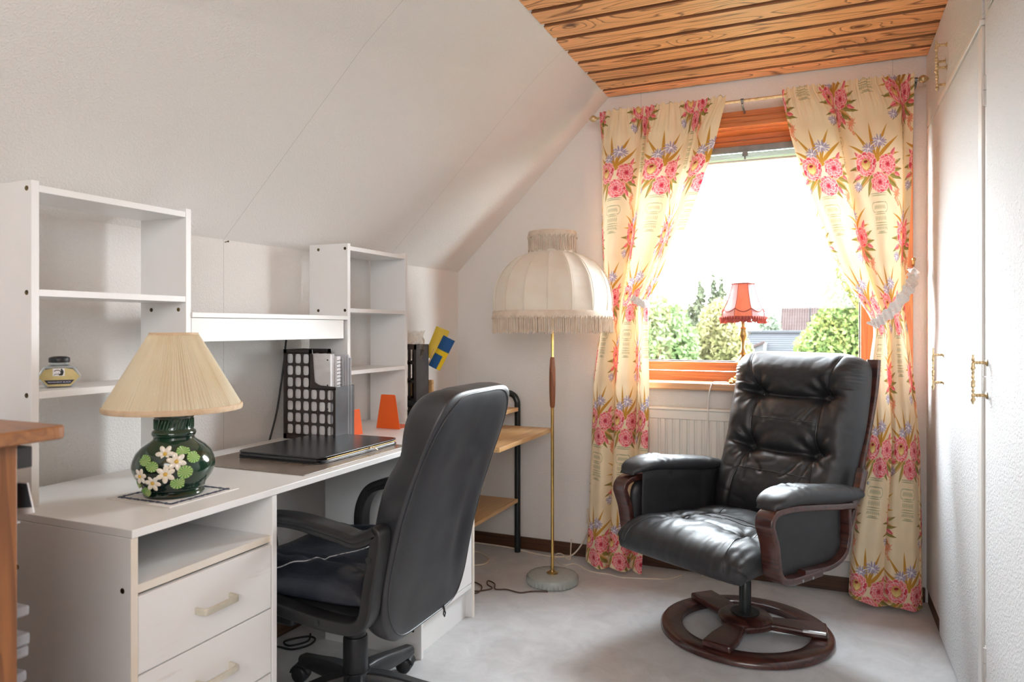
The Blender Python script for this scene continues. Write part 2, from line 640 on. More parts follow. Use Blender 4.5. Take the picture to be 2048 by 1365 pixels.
# ------------------------------------------------------------------ room shell
def floor_material():
    m, nt, N, L, B = newmat('speckled_vinyl_floor')
    tc = N.new('ShaderNodeTexCoord')
    a = N.new('ShaderNodeTexNoise')
    a.inputs['Scale'].default_value = 9
    a.inputs['Detail'].default_value = 8
    a.inputs['Roughness'].default_value = 0.7
    a.inputs['Distortion'].default_value = 0.6
    L.new(tc.outputs['Object'], a.inputs['Vector'])
    r = N.new('ShaderNodeValToRGB')
    r.color_ramp.elements[0].position = 0.3
    r.color_ramp.elements[0].color = (0.495, 0.50, 0.51, 1)
    r.color_ramp.elements[1].position = 0.7
    r.color_ramp.elements[1].color = (0.65, 0.66, 0.675, 1)
    L.new(a.outputs['Fac'], r.inputs[0])
    L.new(r.outputs[0], B.inputs['Base Color'])
    B.inputs['Roughness'].default_value = 0.42
    b = N.new('ShaderNodeBump')
    b.inputs['Strength'].default_value = 0.06
    b.inputs['Distance'].default_value = 0.002
    n2 = N.new('ShaderNodeTexNoise')
    n2.inputs['Scale'].default_value = 160
    L.new(tc.outputs['Object'], n2.inputs['Vector'])
    L.new(n2.outputs['Fac'], b.inputs['Height'])
    L.new(b.outputs[0], B.inputs['Normal'])
    return m


m_floor = floor_material()
YW = 3.417           # room face of the window wall
YB = -1.55           # wall behind the camera
XL = lambda y: -1.80 - (YW - y) * 0.04     # the knee wall runs slightly askew
ZK = 1.448           # knee wall height
ZCEIL = 2.292

struct('floor', MB().box(-2.15, 1.5, YB - 0.1, YW + 0.24, -0.06, 0.0), m_floor)

# window wall with its opening
OX0, OX1, OZ0, OZ1 = -0.93, 0.295, 0.872, 2.065
ww = MB()
ww.box(-2.1, OX0, YW, YW + 0.23, 0, 2.45)
ww.box(OX1, 1.5, YW, YW + 0.23, 0, 2.45)
ww.box(OX0, OX1, YW, YW + 0.23, 0, OZ0)
ww.box(OX0, OX1, YW, YW + 0.23, OZ1, 2.45)
struct('wall_window', ww, m_wallw)

kw = MB()
kw.add([(XL(YB), YB, 0), (XL(YW), YW, 0), (XL(YW), YW, ZK), (XL(YB), YB, ZK),
        (XL(YB) - 0.1, YB, 0), (XL(YW) - 0.1, YW, 0), (XL(YW) - 0.1, YW, ZK + 0.08), (XL(YB) - 0.1, YB, ZK + 0.08)],
       [(0, 1, 2, 3), (7, 6, 5, 4), (0, 3, 7, 4), (1, 5, 6, 2), (3, 2, 6, 7), (0, 4, 5, 1)])
struct('wall_left', kw, m_wall)

# sloping wall under the roof
xt = -0.955
sl = MB()
ns = 24
sl.add([(XL(YB), YB, ZK), (XL(YW), YW, ZK), (xt, YW, ZCEIL), (xt, YB, ZCEIL),
        (XL(YB) - 0.1, YB, ZK + 0.12), (XL(YW) - 0.1, YW, ZK + 0.12), (xt - 0.1, YW, ZCEIL + 0.12), (xt - 0.1, YB, ZCEIL + 0.12)],
       [(0, 1, 2, 3), (7, 6, 5, 4), (0, 3, 7, 4), (1, 5, 6, 2), (3, 2, 6, 7), (0, 4, 5, 1)])
struct('wall_slope', sl, m_slope)

struct('wall_back', MB().box(-2.2, 1.5, YB - 0.1, YB, 0, 2.45), m_wall)
struct('wall_right', MB().box(1.35, 1.45, YB, YW, 0, 2.45), m_wall)

# ceiling: a dark backing with the pine boards as pieces
m_backing = MAT('dark_board_backing', (0.12, 0.045, 0.015), 0.8, var=(20, (0.08, 0.03, 0.01), 0.4, 0.6))
ceil = struct('ceiling', MB().box(-1.06, 1.45, YB, YW, ZCEIL + 0.020, ZCEIL + 0.10), m_backing)
seams = [3.416, 3.295, 3.174, 3.047, 2.910, 2.779, 2.639, 2.500, 2.373]
while seams[-1] > YB + 0.2:
    seams.append(seams[-1] - 0.132)
pl0 = None
m_groove = WOOD('stain_and_shade_groove', (0.34, 0.125, 0.035), (0.16, 0.05, 0.012), 'x', rough=0.5, freq=8, stretch=14)  # stain plus groove shade, both put into a darker chamfer colour
for i in range(len(seams) - 1):
    y1, y0 = seams[i], seams[i + 1]
    w = (y1 - y0)
    if pl0 is None:
        pm = MB()
        ch = 0.045
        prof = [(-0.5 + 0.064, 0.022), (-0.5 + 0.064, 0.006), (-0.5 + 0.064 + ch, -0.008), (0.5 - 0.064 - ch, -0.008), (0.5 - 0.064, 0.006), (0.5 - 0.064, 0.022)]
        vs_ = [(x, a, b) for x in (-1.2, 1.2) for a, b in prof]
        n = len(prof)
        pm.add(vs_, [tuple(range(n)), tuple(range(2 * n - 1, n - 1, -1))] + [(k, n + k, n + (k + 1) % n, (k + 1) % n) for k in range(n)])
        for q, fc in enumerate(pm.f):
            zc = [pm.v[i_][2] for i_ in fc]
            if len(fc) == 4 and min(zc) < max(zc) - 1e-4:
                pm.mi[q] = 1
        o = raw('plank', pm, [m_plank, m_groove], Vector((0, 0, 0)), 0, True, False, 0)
        pl0 = o
    else:
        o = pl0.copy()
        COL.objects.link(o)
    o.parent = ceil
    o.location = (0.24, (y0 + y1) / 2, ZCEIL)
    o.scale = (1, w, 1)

# baseboards
bb = MB().box(-1.80, 0.40, YW - 0.012, YW, 0, 0.062)
struct('baseboard_window', bb, m_base, bev=0.002)
bl = MB()
bl.add([(XL(YB), YB, 0), (XL(YW), YW, 0), (XL(YW), YW, 0.062), (XL(YB), YB, 0.062),
        (XL(YB) + .012, YB, 0), (XL(YW) + .012, YW, 0), (XL(YW) + .012, YW, 0.062), (XL(YB) + .012, YB, 0.062)],
       [(3, 2, 1, 0), (4, 5, 6, 7), (0, 4, 7, 3), (1, 2, 6, 5), (3, 7, 6, 2), (0, 1, 5, 4)])
struct('baseboard_left', bl, m_basey, bev=0.002)

# ------------------------------------------------------------------ window
YF = 3.500
win = struct('window_1', MB().box(OX0, OX1, YF, YF + 0.09, OZ1 - 0.035, OZ1), m_orange, bev=0.002)   # head of the frame
fr = MB()
GX0, GX1, GZ0, GZ1 = -0.795, 0.161, 0.985, 1.985


def wpart(name, mb, mat, bev=0.0025, par=None):
    o = raw(name, mb, mat, Vector((0, 0, 0)), 0, False, bev == 0, bev)
    o.parent = par or win
    return o


wpart('jamb', MB().box(OX0, OX0 + 0.055, YF, YF + 0.09, OZ0, OZ1 - 0.035), m_orangev)
wpart('jamb', MB().box(OX1 - 0.055, OX1, YF, YF + 0.09, OZ0, OZ1 - 0.035), m_orangev)
wpart('bottom_rail', MB().box(OX0 + 0.055, OX1 - 0.055, YF, YF + 0.09, OZ0, 0.938), m_orange)
sash = wpart('sash', MB().box(OX0 + 0.058, OX1 - 0.058, YF - 0.012, YF + 0.05, 0.942, GZ0), m_orange, 0.004)
wpart('sash_stile', MB().box(OX0 + 0.058, GX0, YF - 0.012, YF + 0.05, GZ0, GZ1 + 0.04), m_orangev, 0.004, sash)
wpart('sash_stile', MB().box(GX1, OX1 - 0.058, YF - 0.012, YF + 0.05, GZ0, GZ1 + 0.04), m_orangev, 0.004, sash)
wpart('sash_rail', MB().box(GX0, GX1, YF - 0.012, YF + 0.05, GZ1, GZ1 + 0.04), m_orange, 0.004, sash)
gk = MB()
for a in ((GX0, GX0 + .005, GZ0, GZ1), (GX1 - .005, GX1, GZ0, GZ1), (GX0, GX1, GZ0, GZ0 + .005)):
    gk.box(a[0], a[1], YF + 0.012, YF + 0.03, a[2], a[3])
wpart('gasket', gk, MAT('dark_gasket', (0.05, 0.05, 0.055), 0.6, var=(30, (0.07, 0.07, 0.07), 0.4, 0.6)), 0.0, sash)
wpart('pane', MB().box(GX0, GX1, YF + 0.018, YF + 0.022, GZ0, GZ1), m_glass, 0.0, sash)
# reveal boards lining the opening
rv = MB()
rv.box(OX0 - 0.0, OX0 + 0.012, YW - 0.004, YF, OZ0, OZ1)
rv.box(OX1 - 0.012, OX1, YW - 0.004, YF, OZ0, OZ1)
wpart('reveal_lining', rv, m_orangev, 0.0015)
wpart('reveal_head', MB().box(OX0, OX1, YW - 0.004, YF, OZ1 - 0.012, OZ1), m_orange, 0.0015)
# casing on the wall
wpart('casing', MB().box(OX0 - 0.055, OX1 + 0.06, YW - 0.016, YW, OZ1 - 0.004, 2.140), m_orange, 0.003)
wpart('casing_bead', MB().box(OX0 - 0.03, OX1 + 0.03, YW - 0.030, YW - 0.014, OZ1 - 0.002, 2.112), m_orange, 0.005)
wpart('casing_bead', MB().box(OX0 - 0.01, OX1 + 0.01, YW - 0.038, YW - 0.028, OZ1 - 0.004, 2.084), m_orange, 0.004)
wpart('casing', MB().box(OX0 - 0.055, OX0 + 0.004, YW - 0.016, YW, OZ0, OZ1), m_orangev, 0.003)
wpart('casing', MB().box(OX1 - 0.004, OX1 + 0.06, YW - 0.016, YW, 0.895, OZ1), m_orangev, 0.003)
sill = struct('trim_sill', MB().box(OX0 - 0.075, OX1 + 0.015, 3.335, YF, OZ0 - 0.011, OZ0 + 0.021), m_sill, bev=0.004)

# venetian blind pulled up under the head of the window
bl_ = thing('venetian_blind', 'grey venetian blind pulled up at the top of the window', 'blind', (-0.317, 3.475, 1.93))
part(bl_, 'headrail', MB().box(GX0 - 0.04, GX1 + 0.04, 3.460, 3.486, 1.967, 1.995), m_grey, bev=0.002)
m_slat = MAT('pale_grey_slat', (0.52, 0.54, 0.53), 0.4, 0.2, var=(8, (0.46, 0.48, 0.47), 0.4, 0.6))
m_slatg = MAT('pale_green_slat', (0.60, 0.66, 0.52), 0.4, 0.1, var=(8, (0.58, 0.69, 0.47), 0.4, 0.6))
for k in range(6):
    z = 1.962 - k * 0.0052
    s_ = MB()
    cur = [(3.461, z - .001), (3.468, z + .0006), (3.474, z + .001), (3.480, z + .0006), (3.487, z - .001)]
    s_.prism(cur + [(a, b - .0014) for a, b in reversed(cur)], 'x', GX0 - 0.035, GX1 + 0.035)
    part(bl_, 'slat', s_, m_slatg if k == 5 else m_slat)
part(bl_, 'bottom_rail', MB().box(GX0 - 0.036, GX1 + 0.036, 3.462, 3.486, 1.921, 1.930), m_slat, bev=0.002)
part(bl_, 'clip', MB().box(-0.335, -0.310, 3.455, 3.462, 1.945, 1.972).box(-0.326, -0.318, 3.452, 3.462, 1.930, 1.946), m_grey, bev=0.001)

# radiator
rx0, rx1, ry0, ry1, rz0, rz1 = -0.745, 0.165, 3.352, 3.392, 0.15, 0.775
rad = thing('radiator', 'cream panel radiator under the window behind the recliner', 'radiator', ((rx0 + rx1) / 2, 3.372, rz0))
p = MB()
zs0, zs1 = rz0 + 0.03, rz1 - 0.055
nf = 26
prof = []
for i in range(nf):
    x0 = rx0 + 0.02 + (rx1 - rx0 - 0.04) * i / nf
    x1 = rx0 + 0.02 + (rx1 - rx0 - 0.04) * (i + 1) / nf
    w = x1 - x0
    prof += [(x0, ry0), (x0 + w * 0.58, ry0), (x0 + w * 0.68, ry0 + 0.007), (x1 - w * 0.10, ry0 + 0.007)]
prof = [(rx0, ry0 + 0.004)] + prof + [(rx1, ry0 + 0.004), (rx1, ry1), (rx0, ry1)]
p.prism(prof, 'z', zs0, zs1)
part(rad, 'panel', p, m_rad, smooth=False)
part(rad, 'top_rail', MB().box(rx0, rx1, ry0 - 0.001, ry1, zs1, rz1 - 0.012), m_rad, bev=0.004)
part(rad, 'grille', MB().box(rx0 - 0.003, rx1 + 0.003, ry0 - 0.006, ry1 + 0.004, rz1 - 0.012, rz1), m_rad, bev=0.003)
part(rad, 'bottom_rail', MB().box(rx0, rx1, ry0 - 0.001, ry1, rz0, zs0), m_rad, bev=0.004)
for xb in (-0.60, 0.03):
    part(rad, 'bracket', MB().box(xb, xb + 0.03, ry1, YW, rz0 + 0.1, rz1 - 0.1), m_rad, bev=0.002)
part(rad, 'pipe', MB().tube([(rx1 - 0.04, 3.375, rz0), (rx1 - 0.04, 3.375, 0.0)], 0.008), m_rad)

# ------------------------------------------------------------------ built-in wardrobe
XW = 0.405
wd = thing('built_in_wardrobe', 'white papered built-in wardrobe along the side of the room', 'wardrobe', (0.9, 2.2, 0))
part(wd, 'carcass', MB().box(XW + 0.024, 1.34, 1.15, YW - 0.004, 0.004, 2.280), m_trimwhite, smooth=False)
part(wd, 'filler_panel', MB().box(XW, XW + 0.022, 3.056, YW - 0.004, 0.062, 1.972), m_wardrobe, bev=0.002)
part(wd, 'plinth', MB().box(XW + 0.004, XW + 0.022, 3.056, YW - 0.016, 0.0, 0.060).box(XW + 0.012, XW + 0.022, 1.15, 3.05, 0.0, 0.060), m_basey, smooth=False)
part(wd, 'stile', MB().box(XW + 0.004, XW + 0.022, 2.222, 2.284, 0.0, 2.281), m_trimwhite, bev=0.001)
dA = part(wd, 'door', MB().box(XW - 0.002, XW + 0.020, 2.340, 3.050, 0.012, 1.972), m_wardrobe, bev=0.003)
part(dA, 'edge_strip', MB().box(XW - 0.003, XW + 0.020, 2.288, 2.338, 0.012, 1.972), m_trimwhite, bev=0.002)
dB = part(wd, 'door', MB().box(XW - 0.006, XW + 0.018, 1.20, 2.214, 0.012, 1.975), m_wardrobe, bev=0.003)
uA = part(wd, 'upper_door', MB().box(XW - 0.002, XW + 0.020, 2.288, 3.050, 1.992, 2.281), m_wardrobe, bev=0.003)
uF = part(wd, 'upper_door', MB().box(XW, XW + 0.020, 3.056, YW - 0.004, 1.978, 2.281), m_wardrobe, bev=0.003)
uB = part(wd, 'upper_door', MB().box(XW - 0.006, XW + 0.018, 1.20, 2.214, 1.985, 2.281), m_wardrobe, bev=0.003)
part(wd, 'ledge', MB().box(XW - 0.008, XW + 0.020, 2.288, 3.050, 1.974, 1.990), m_trimwhite, bev=0.002)


def pull(par, y, z0, z1, x=XW, out=0.034, side=-1):
    """ornate brass bar on two turned posts"""
    n = 36
    rr = []
    path = []
    for i in range(n + 1):
        t = i / n
        path.append((x - out, y, z0 + (z1 - z0) * t))
        q = abs(t - 0.5) * 2
        r = 0.0035 + 0.0022 * max(0, math.sin(t * PI * 6)) + 0.0012 * math.cos(t * PI * 22)
        if q > 0.92:
            r = 0.0028
        rr.append(max(0.0016, r))
    b = MB().tube(path, rr, 10)
    L_ = z1 - z0
    for zz in (z0 + 0.18 * L_, z1 - 0.16 * L_):
        pp = []
        pr = []
        for i in range(15):
            t = i / 14
            pp.append((x - out * (1 - t), y, zz))
            pr.append(0.0035 + 0.0018 * math.sin(t * PI * 5) ** 2 + (0.005 if t > 0.88 else 0))
        b.tube(pp, pr, 10)
    return part(par, 'handle', b, m_brasspale, label='ornate pale brass bar handle')


pull(dA, 2.955, 0.925, 1.075)
pull(dB, 2.199, 0.948, 1.078, x=XW - 0.006, out=0.032)
pull(uA, 2.875, 2.035, 2.155, out=0.034)
pull(uA, 2.912, 1.986, 2.110, out=0.027)
m_hinge = MAT('white_hinge', (0.72, 0.71, 0.69), 0.35, 0.3, var=(30, (0.66, 0.65, 0.63), 0.4, 0.6))
for z in (0.22, 0.98, 1.74):
    hb = MB().tube([(XW - 0.004, 2.232, z), (XW - 0.004, 2.232, z + 0.038)], 0.006, 10)
    hb.tube([(XW - 0.004, 2.232, z + 0.040), (XW - 0.004, 2.232, z + 0.078)], 0.006, 10)
    hb.box(XW - 0.001, XW + 0.006, 2.224, 2.262, z + 0.004, z + 0.074)
    part(wd, 'hinge', hb, m_hinge)

# ------------------------------------------------------------------ desk: drawer cabinet, cupboard, worktop, shelf towers
ZT = 0.743
TH = 0.017
XF = -1.264
XBK = -1.825


def screw(par, pos, axis='y', sgn=-1, r=0.006):
    b = MB()
    if axis == 'y':
        b.tube([(pos[0], pos[1] - 0.0, pos[2]), (pos[0], pos[1] + sgn * 0.0012, pos[2])], [r, r * 0.9], 12)
        b.tube([(pos[0], pos[1] + sgn * 0.0008, pos[2]), (pos[0], pos[1] + sgn * 0.0016, pos[2])], [r * 0.45, r * 0.4], 6)
    part(par, 'screw', b, m_screw)


wt = single('desk_worktop', MB().box(XBK, XF, 1.003, 2.650, ZT - TH, ZT), m_white,
            'long white desk worktop carrying the lamp and leather folder', 'worktop', (-1.54, 1.82, ZT - TH), smooth=False, bev=0.0015)
zt0 = ZT - TH - 0.0005
dc = thing('drawer_cabinet', 'white drawer cabinet with open top compartment under the desk worktop', 'cabinet', (-1.54, 1.21, 0))
part(dc, 'side_panel', MB().box(XBK, XF - 0.004, 1.003, 1.019, 0, zt0), m_white, bev=0.001)
part(dc, 'side_panel', MB().box(XBK, XF - 0.004, 1.405, 1.421, 0, zt0), m_white, bev=0.001)
part(dc, 'edge_band', MB().box(XF - 0.0042, XF - 0.0030, 1.003, 1.019, 0, zt0), m_edge, smooth=False)
part(dc, 'shelf', MB().box(XBK, XF - 0.012, 1.019, 1.405, 0.608, 0.625), m_white, bev=0.001)
part(dc, 'edge_band', MB().box(XF - 0.0122, XF - 0.0110, 1.019, 1.405, 0.608, 0.625), m_edge, smooth=False)
part(dc, 'back_panel', MB().box(XBK, XBK + 0.006, 1.019, 1.405, 0.04, zt0), m_white, smooth=False)
part(dc, 'bottom_panel', MB().box(XBK, XF - 0.03, 1.019, 1.405, 0.05, 0.066), m_white, smooth=False)
part(dc, 'plinth', MB().box(XF - 0.04, XF - 0.03, 1.019, 1.405, 0.0, 0.05), m_white, smooth=False)
zz = [0.604, 0.442, 0.280, 0.070]
for i in range(3):
    z1, z0 = zz[i] - 0.0015, zz[i + 1] + 0.0015
    d = part(dc, 'drawer', MB().box(XF - 0.022, XF - 0.006, 1.0215, 1.4025, z0, z1).box(-1.74, XF - 0.022, 1.032, 1.392, z0 + 0.01, z0 + 0.10), m_whiteworn, bev=0.0015)
    zh = z1 - 0.082 if i < 2 else z1 - 0.1
    hp = smooth_path([(XF - 0.006, 1.168, zh), (XF + 0.014, 1.170, zh), (XF + 0.021, 1.180, zh), (XF + 0.021, 1.254, zh), (XF + 0.014, 1.264, zh), (XF - 0.006, 1.266, zh)], 6)
    part(d, 'handle', MB().sweep(hp, 0.0075, 0.0035, (0, 0, 1), rnd=0.5), m_handlew, label='cream plastic bow handle')
for pos in ((-1.291, 1.003, 0.618), (-1.622, 1.003, 0.622)):
    screw(dc, pos)

cu = thing('desk_cupboard', 'white cupboard under the desk worktop beside the trolley', 'cabinet', (-1.54, 2.33, 0))
part(cu, 'side_panel', MB().box(XBK + 0.15, XF - 0.002, 2.130, 2.146, 0, zt0), m_white, bev=0.001)
part(cu, 'side_panel', MB().box(XBK + 0.15, XF, 2.519, 2.535, 0, zt0), m_white, bev=0.001)
part(cu, 'edge_band', MB().box(XF, XF + 0.0012, 2.519, 2.535, 0, zt0), m_edge, smooth=False)
dd = part(cu, 'door', MB().box(XF - 0.018, XF - 0.002, 2.149, 2.516, 0.140, zt0 - 0.003), m_white, bev=0.001)
part(cu, 'bottom_panel', MB().box(XBK + 0.15, XF - 0.004, 2.146, 2.519, 0.118, 0.136), m_white, bev=0.001)
part(cu, 'plinth', MB().box(XF - 0.045, XF - 0.030, 2.146, 2.519, 0.0, 0.118), m_white, smooth=False)
part(cu, 'back_panel', MB().box(XBK + 0.15, XBK + 0.156, 2.146, 2.519, 0.12, zt0), m_white, smooth=False)
screw(cu, (-1.30, 2.130, 0.095))

XT = -1.636
XTB = -1.815


def tower(root, y0, y1, ztop, shelves, z_lowtop):
    part(root, 'side_panel', MB().box(XTB, XT, y0, y0 + 0.018, ZT, ztop), m_white, bev=0.001)
    part(root, 'side_panel', MB().box(XTB, XT, y1 - 0.018, y1, ZT, ztop), m_white, bev=0.001)
    for z1, th, fx in shelves:
        part(root, 'shelf', MB().box(XTB + 0.004, XT - fx, y0 + 0.018, y1 - 0.018, z1 - th, z1), m_white, bev=0.001)
    # back uprights / rails closing the top part


t1 = thing('shelf_tower', 'taller white open shelf tower on the desk with an ink bottle', 'shelf', (-1.72, 1.265, ZT), group=None)
tower(t1, 1.042, 1.487, 1.484, [(1.475, 0.016, 0.001), (1.237, 0.016, 0.001), (1.003, 0.017, 0.001)], 0)
for pos in ((-1.652, 1.042, 1.466), (-1.652, 1.042, 1.229), (-1.652, 1.042, 0.995)):
    screw(t1, pos)
for pos in ((-1.665, 1.469, 1.20), (-1.772, 1.469, 1.20)):
    screw(t1, pos)
t2 = thing('shelf_tower', 'smaller white open shelf tower on the desk with orange bookends', 'shelf', (-1.72, 2.425, ZT))
tower(t2, 2.213, 2.637, 1.467, [(1.458, 0.016, 0.001), (1.222, 0.016, 0.001), (0.985, 0.016, 0.001)], 0)
for pos in ((-1.648, 2.213, 1.448), (-1.772, 2.213, 1.448), (-1.648, 2.213, 1.214), (-1.772, 2.213, 1.214), (-1.648, 2.213, 0.972)):
    screw(t2, pos)
br = thing('bridge_shelf', 'white bridge shelf with fascia board between the two desk towers', 'shelf', (-1.72, 1.85, 1.108))
part(br, 'top_board', MB().box(XTB + 0.01, XT + 0.004, 1.4875, 2.2125, 1.178, 1.193), m_white, bev=0.001)
part(br, 'fascia', MB().box(XT - 0.018, XT - 0.002, 1.490, 2.192, 1.108, 1.177), m_white, bev=0.001)
# ------------------------------------------------------------------ curtains: printed cotton, drawn as a repeat in numpy
PW, PH = 400, 580                # pixels; the repeat is 0.40 x 0.58 m


def srgb(r, g, b):
    return np.array([r / 255, g / 255, b / 255])


tile = np.zeros((PH, PW, 3)) + srgb(238, 219, 184)
_yy, _xx = np.mgrid[0:PH, 0:PW]
_w = 0.5 + 0.5 * np.sin(2 * PI * (_xx * 3 / PW + 0.35 * np.sin(2 * PI * _yy * 2 / PH))) * np.sin(2 * PI * (_yy * 3 / PH + 0.3 * np.sin(2 * PI * _xx * 2 / PW)))
tile += (_w[..., None] - 0.5) * np.array([0.030, 0.032, 0.036])


def stamp(cx, cy, R, f):
    """blend f(dx,dy)->(alpha,colour) into the wrapped tile"""
    x0, x1 = int(cx - R), int(cx + R) + 1
    y0, y1 = int(cy - R), int(cy + R) + 1
    xs = np.arange(x0, x1)
    ys = np.arange(y0, y1)
    dx, dy = np.meshgrid(xs - cx, ys - cy)
    a, c = f(dx, dy)
    iy, ix = np.meshgrid(ys % PH, xs % PW, indexing='ij')
    old = tile[iy, ix]
    tile[iy, ix] = old * (1 - a[..., None]) + np.asarray(c) * a[..., None]


def ell(cx, cy, rx, ry, ang, col, alpha=1.0):
    ca, sa = math.cos(ang), math.sin(ang)
    def f(dx, dy):
        u = (dx * ca + dy * sa) / rx
        v = (-dx * sa + dy * ca) / ry
        d = np.sqrt(u * u + v * v)
        return np.clip((1 - d) * min(rx, ry) * 0.8 + 0.5, 0, 1) * alpha, col
    stamp(cx, cy, max(rx, ry) + 2, f)


def leaf(cx, cy, ln, wd, ang, col, vein=None, alpha=1.0, bend=0.0):
    """lens shaped leaf from its base (cx,cy)"""
    ca, sa = math.cos(ang), math.sin(ang)
    def f(dx, dy):
        u = (dx * ca + dy * sa) / ln
        v = (-dx * sa + dy * ca) - bend * ln * u * u
        w = wd * np.sqrt(np.clip(u, 0, 1)) * np.clip(1 - u, 0, 1) * 1.9
        m = (u > 0) & (u < 1)
        a = np.where(m, np.clip(w - np.abs(v) + 0.5, 0, 1), 0)
        c = np.broadcast_to(np.asarray(col), v.shape + (3,)).copy()
        if vein is not None:
            k = np.clip(1.6 - np.abs(v - 0.15 * w), 0, 1)[..., None] * 0.8
            c = c * (1 - k) + np.asarray(vein) * k
            h = (v > 0.35 * w)[..., None] * 0.35
            c = c * (1 - h) + np.asarray(vein) * h
        return a * alpha, c
    stamp(cx, cy, ln + wd + 2, f)


RED, DRED = srgb(222, 84, 96), srgb(188, 46, 66)
PINK, LPINK = srgb(240, 142, 144), srgb(250, 208, 196)
CREAM, GOLD = srgb(245, 226, 160), srgb(203, 150, 62)
OCHRE, OLIVE, DOL = srgb(190, 136, 52), srgb(150, 138, 70), srgb(104, 88, 42)
VIO, WHI = srgb(176, 164, 186), srgb(240, 234, 236)
SAGE = srgb(158, 156, 118)


def petal(cx, cy, a, r, ln, wd, tip, body, base):
    """one ruffled petal pointing outwards at angle a, centred r away from the middle"""
    ca, sa = math.cos(a), math.sin(a)
    def f(dx, dy):
        u = (dx * ca + dy * sa) / ln
        v = (-dx * sa + dy * ca) / wd
        v = v + 0.10 * np.sin(u * 6 + a * 5)
        d = np.sqrt(u * u + v * v) * (1 + 0.07 * np.sin(7 * np.arctan2(v, u) + a * 9))
        al = np.clip((1 - d) * min(ln, wd) * 0.9 + 0.5, 0, 1)
        k = np.clip((u + .75) / 1.3, 0, 1)[..., None]
        streak = (0.5 + 0.5 * np.sin(v * 9 + a * 3))[..., None]
        c = np.asarray(base) * (1 - k) + np.asarray(body) * k
        c = c * (1 - .22 * streak) + np.asarray(base) * .22 * streak
        rim = np.clip((d - .74) / .2, 0, 1)[..., None] * (u > -.35)[..., None]
        c = c * (1 - rim) + np.asarray(tip) * rim
        return al, c
    stamp(cx + r * ca, cy + r * sa, max(ln, wd) * 1.25 + 2, f)


def peony(cx, cy, R, cream=True):
    pr = np.random.default_rng(int(cx * 7 + cy))
    ell(cx, cy - R * .05, R * .96, R * .94, 0, DRED, .9)
    for k in range(11):
        a = 2 * PI * k / 11 + pr.uniform(-.18, .18)
        petal(cx, cy, a, R * pr.uniform(.64, .76), R * .36, R * .34, LPINK, PINK if k % 3 else RED, RED if k % 2 else DRED)
    for k in range(9):
        a = 2 * PI * k / 9 + .3 + pr.uniform(-.2, .2)
        petal(cx, cy, a, R * .46, R * .30, R * .30, LPINK if k % 2 else WHI, PINK, RED)
    if cream:
        ell(cx, cy - R * .04, R * .43, R * .48, .2, srgb(206, 160, 96))
        for k in (-2, -1, 0, 1, 2):
            petal(cx + k * R * .13, cy - R * (.16 - .04 * abs(k)), -PI / 2 - .22 * k, 0, R * .30, R * .14, CREAM, srgb(240, 214, 140), srgb(206, 160, 92))
        ell(cx, cy + R * .20, R * .20, R * .11, 0.2, DRED)
        for k in range(5):
            ell(cx + (k - 2) * R * .07, cy + R * (.22 + .03 * (k % 2)), R * .028, R * .05, 0, srgb(70, 40, 14))
    else:
        for k in range(6):
            a = 2 * PI * k / 6 + .2
            petal(cx, cy, a, R * .22, R * .24, R * .20, WHI if k % 2 else LPINK, PINK, DRED)
        ell(cx + R * .03, cy + R * .02, R * .10, R * .07, .4, DRED)


def aster(cx, cy, R):
    pr = np.random.default_rng(int(cx * 3 + cy * 5))
    for k in range(26):
        a = 2 * PI * k / 26 + pr.uniform(-.1, .1)
        r = R * (.65 if k % 2 else .38)
        ell(cx + r * math.cos(a), cy + r * .8 * math.sin(a), R * .34, R * .085, a, VIO if k % 3 else WHI)
        ell(cx + r * math.cos(a) + 1.5, cy + r * .8 * math.sin(a) - 1.5, R * .26, R * .03, a, srgb(130, 116, 140), .7)
    ell(cx, cy, R * .2, R * .13, 0, WHI)


def bouquet(cx, cy, s=1.0):
    for a, ln, b in ((158, 118, .22), (140, 135, .14), (118, 150, .10), (98, 148, -.04), (74, 150, -.10), (52, 140, -.16), (30, 112, -.22)):
        leaf(cx, cy + 18 * s, ln * s, 9.5 * s, math.radians(a), OCHRE, GOLD, 1, b)
    for a, ln in ((172, 106), (194, 108), (214, 110), (338, 112), (355, 106), (12, 104), (318, 108), (238, 92), (296, 96)):
        leaf(cx + 22 * s * math.cos(math.radians(a)), cy - 8 * s + 20 * s * math.sin(math.radians(a)), ln * s, 15 * s, math.radians(a), OLIVE, DOL, .95, .12)
        leaf(cx + 30 * s * math.cos(math.radians(a + 9)), cy - 8 * s + 20 * s * math.sin(math.radians(a + 9)), ln * .8 * s, 9 * s, math.radians(a + 12), OCHRE, LPINK, .9, -.1)
    for bx, by, ba in ((-86, 44, 130), (84, 50, 60), (100, -30, 345), (-96, -36, 200), (62, -78, 300)):
        leaf(cx + bx * s * .8, cy + by * s * .8, 34 * s, 11 * s, math.radians(ba), PINK, DRED)
    aster(cx + 20 * s, cy + 92 * s, 32 * s)
    aster(cx - 26 * s, cy + 68 * s, 29 * s)
    aster(cx - 96 * s, cy - 68 * s, 23 * s)
    peony(cx - 44 * s, cy + 14 * s, 46 * s, True)
    peony(cx + 50 * s, cy + 8 * s, 37 * s, False)
    peony(cx + 12 * s, cy - 58 * s, 38 * s, False)


